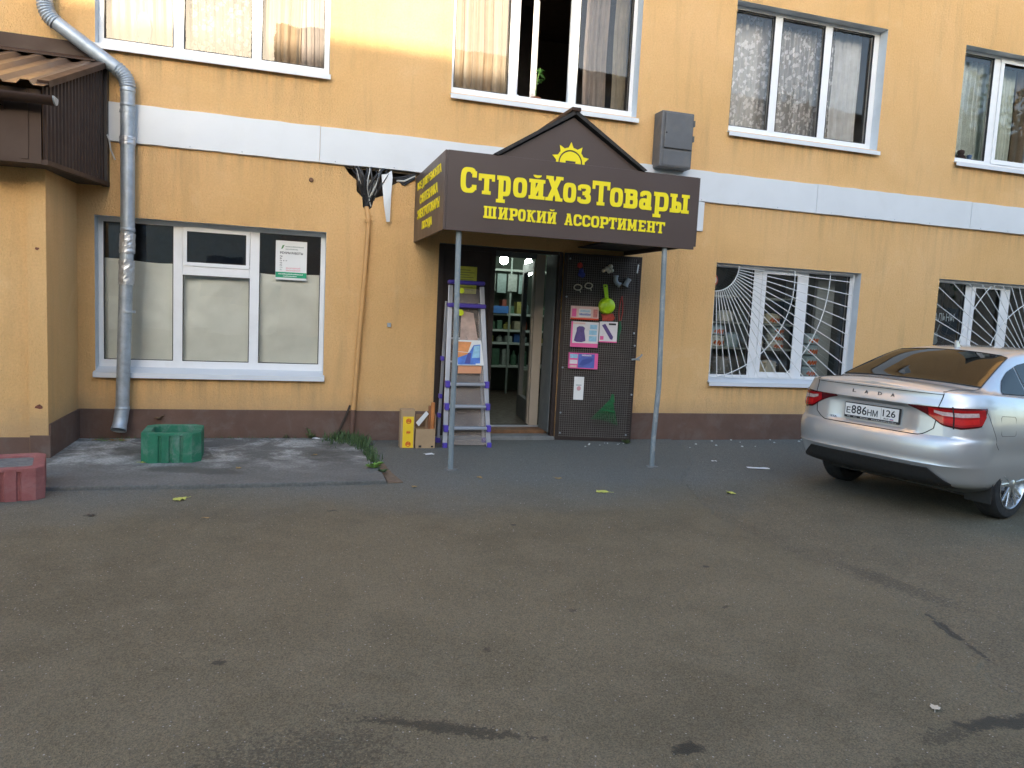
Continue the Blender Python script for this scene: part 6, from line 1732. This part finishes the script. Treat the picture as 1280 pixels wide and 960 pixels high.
# lower black valance
q = MB()
def val(u, v):
    y = -.70 + 1.40 * u; ay = abs(y); topz = .466 if ay < .56 else .466 - (ay - .56) * .9; return rear_pt(y, .295 + (topz - .295) * v, .016)
q.grid(40, 6, val); q.build('rear_valance', black_pl, car, local=True, smooth=True)
line('valance_edge', [val(k / 40, 1) for k in range(41)], .005, black_pl)
q = MB(); q.grid(6, 2, lambda u, v: rear_pt(.24 + .2 * u, .40 + .035 * v, .012)); q.build('reflector', lens_d, car, local=True)
# number plate
def plate_frame(y0, y1, z0, z1, off): return [rear_pt(0, .86) + Vector((off, y, z - .86)) for y, z in ((y0, z0), (y1, z0), (y1, z1), (y0, z1))]
px = rear_pt(0, .86).x - .012
pl_ = MB(); pl_.box(px - .008, px + .01, -.268, .268, .783, .925); plate = pl_.build('number_plate', black_pl, car, bevel=.004, local=True)
q = MB(); q.box(px - .0115, px - .0085, -.259, .259, .806, .917); q.build('plate_face', M('plate_white', (.80, .80, .78), .35, var=.03), plate, local=True)
Mp = lambda y, z: frameM((px - .0125, y, z), (0, -1, 0), (0, 0, 1))
q = MB()
for body_, y, z, wd, h in (('Е', .245, .823, .040, .058), ('8', .195, .823, .046, .078), ('8', .142, .823, .046, .078), ('6', .089, .823, .046, .078), ('Н', .036, .823, .042, .058), ('М', -.014, .823, .05, .058), ('126', -.112, .838, .118, .062)):
    text_on(q, body_, Mp(y, z), wd, h, .0006, .012)
text_on(q, 'RUS', Mp(-.125, .813), .045, .014, .0006, .01)
q.box(px - .0125, px - .012, -.098, -.096, .81, .913)
q.build('plate_digits', ink, plate, local=True)
q = MB(); q.box(px - .0125, px - .012, -.215, -.18, .813, .818); q.build('flag_red', M('flag_red', (.6, .03, .03), .5), plate, local=True)
q = MB(); q.box(px - .0125, px - .012, -.215, -.18, .818, .823); q.build('flag_blue', M('flag_blue', (.03, .08, .45), .5), plate, local=True)
q = MB(); rb_ = random.Random(4); u = -.24
while u < .24:
    w_ = rb_.uniform(.006, .014); q.box(px - .0088, px - .0082, u, u + w_, .788, .788 + rb_.uniform(.006, .011)); u += w_ + .004 + (.03 if rb_.random() < .12 else 0)
q.build('frame_print', M('frame_ink', (.38, .38, .38), .5), plate, local=True)
# badge letters and the model badge
chrome = M('chrome_dark', (.30, .30, .31), .2, .9)
for ch, y in (('L', .195), ('A', .075), ('D', -.055), ('A', -.175)):
    q = MB(); b_ = rear_pt(y - .02, 1.035, .003); text_on(q, ch, frameM((b_.x, y, 1.024), (0, -1, 0), (.12, 0, 1)), .036, .030, .004, .012); q.build('badge_letter', M('badge_dark', (.10, .10, .105), .3, .6), car, local=True)
q = MB(); u = .43
b_ = rear_pt(.40, .765, .003)
text_on(q, 'VESTA', frameM((b_.x, .44, .764), (.06, -1, 0), (0, 0, 1)), .10, .018, .003, .01); q.build('model_badge', chrome, car, local=True)
# fuel flap, door seams, handles
i_f = lambda x: 0
def side_pt(x, zl, off=.0015, s_=-1):
    # right side by x
    lo, hi = NR * .5, NR + NSD + NF * .5
    for _ in range(30):
        m_ = (lo + hi) / 2
        if arc_pt(m_, zl).x < x: lo = m_
        else: hi = m_
    return arc_pt(lo, zl, s_, off)
fl = [(-.40, .93), (-.385, .945), (-.17, .945), (-.155, .93), (-.155, .79), (-.17, .775), (-.385, .775), (-.40, .79), (-.40, .93)]
line('fuel_flap_seam', [side_pt(x, z, .0) for x, z in fl], .0022, M('seam_grey', (.12, .12, .12), .7))
for s_ in (-1, 1):
    for pts in ([(.36, 1.10), (.37, .8), (.33, .55), (.42, .30)], [(1.15, 1.10), (1.15, .7), (1.13, .30)], [(2.12, 1.09), (2.16, .7), (2.14, .30)]):
        dens = []
        for a, b in zip(pts, pts[1:]):
            for k in range(6): t = k / 6; dens.append(side_pt(a[0] + (b[0] - a[0]) * t, a[1] + (b[1] - a[1]) * t, .0, s_))
        line('door_seam', dens, .004)
    for x in (.62, 1.42):
        q = MB(); q.tube([side_pt(x, .955, .005, s_), side_pt(x + .03, .955, .035, s_), side_pt(x + .19, .957, .035, s_), side_pt(x + .22, .957, .005, s_)], .013, 8); q.build('door_handle', paint, car, local=True, smooth=True)
    q = MB(); q.obox((1.95, s_ * .93, 1.05), (.12, .19, .14)); q.build('mirror', paint, car, local=True, bevel=.035)
    # front lamps
    q = MB(); q.grid(8, 4, lambda u, v: arc_pt(NR + NSD + NF * (.35 + .35 * u), .80 + .14 * v, s_, .006)); q.build('headlight', lens_c, car, local=True)
    line('bumper_seam', [arc_pt(NR * .80 + (1 - k / 10) * 0 + k / 10 * 5.0, .985 - .33 * (k / 10) ** .8, s_, .0) for k in range(11)], .0025, MATS['seam_grey'])
    # mud flap
    q = MB(); q.box(-.372, -.357, s_ * .845 if s_ < 0 else .62, s_ * .62 if s_ < 0 else .845, .16 if s_ < 0 else .27, .40); q.build('mud_flap', black_pl, car, local=True, bevel=.01)
q = MB(); q.grid(10, 4, lambda u, v: arc_pt(NI - 6 * u, .45 + .2 * v, -1, .004)); q.build('grille', black_pl, car, local=True)
# wheels
def wheel(x, s_):
    w_ = MB(); yc = s_ * .755; R_ = .315
    prof = [(.215, -.095), (.25, -.10), (.29, -.095), (.308, -.075), (R_, -.05), (R_, .05), (.308, .075), (.29, .095), (.25, .10), (.215, .095)]
    w_.lathe(prof, (x, yc, R_), 48, 'y', None, False)
    t = w_.build('wheel', rubber, car, local=True, smooth=True)
    q = MB(); q.lathe([(.222, s_ * .100), (.214, s_ * .103), (.205, s_ * .090), (.195, s_ * .02), (.19, -s_ * .05)], (x, yc, R_), 48, 'y', None, False); q.build('rim', alloy, t, local=True, smooth=True)
    q = MB(); q.lathe([(0, s_ * .02), (.195, s_ * .02), (.195, s_ * .015)], (x, yc, R_), 32, 'y'); q.build('brake_shadow', black_pl, t, local=True)
    for k in range(5):
        for d in (-.16, .16):
            a = 2 * math.pi * k / 5 + d + .35; a2 = 2 * math.pi * k / 5 + d * 1.55 + .35
            p0 = Vector((x + .035 * math.cos(a), yc + s_ * .082, R_ + .035 * math.sin(a))); p1 = Vector((x + .207 * math.cos(a2), yc + s_ * .094, R_ + .207 * math.sin(a2)))
            q = MB(); q.bar(p0, p1, .032, .02, (0, 1, 0)); q.build('spoke', alloy, t, local=True, bevel=.006)
    q = MB(); q.lathe([(0, s_ * .105), (.03, s_ * .103), (.045, s_ * .092), (.062, s_ * .085), (.062, s_ * .05)], (x, yc, R_), 24, 'y'); q.build('hub_cap', alloy, t, local=True, smooth=True)
for x in (-.04, 2.635):
    for s_ in (-1, 1): wheel(x, s_)
q = MB(); q.box(-.36, 3.2, -.70, .70, .19, .23); q.build('underbody', black_pl, car, local=True)
q = MB(); q.prism([(.42, -.012, 1.46), (.50, -.012, 1.475), (.46, -.008, 1.53), (.42, -.006, 1.54)], (0, .024, 0)); q.build('roof_antenna', paint, car, local=True, bevel=.006)
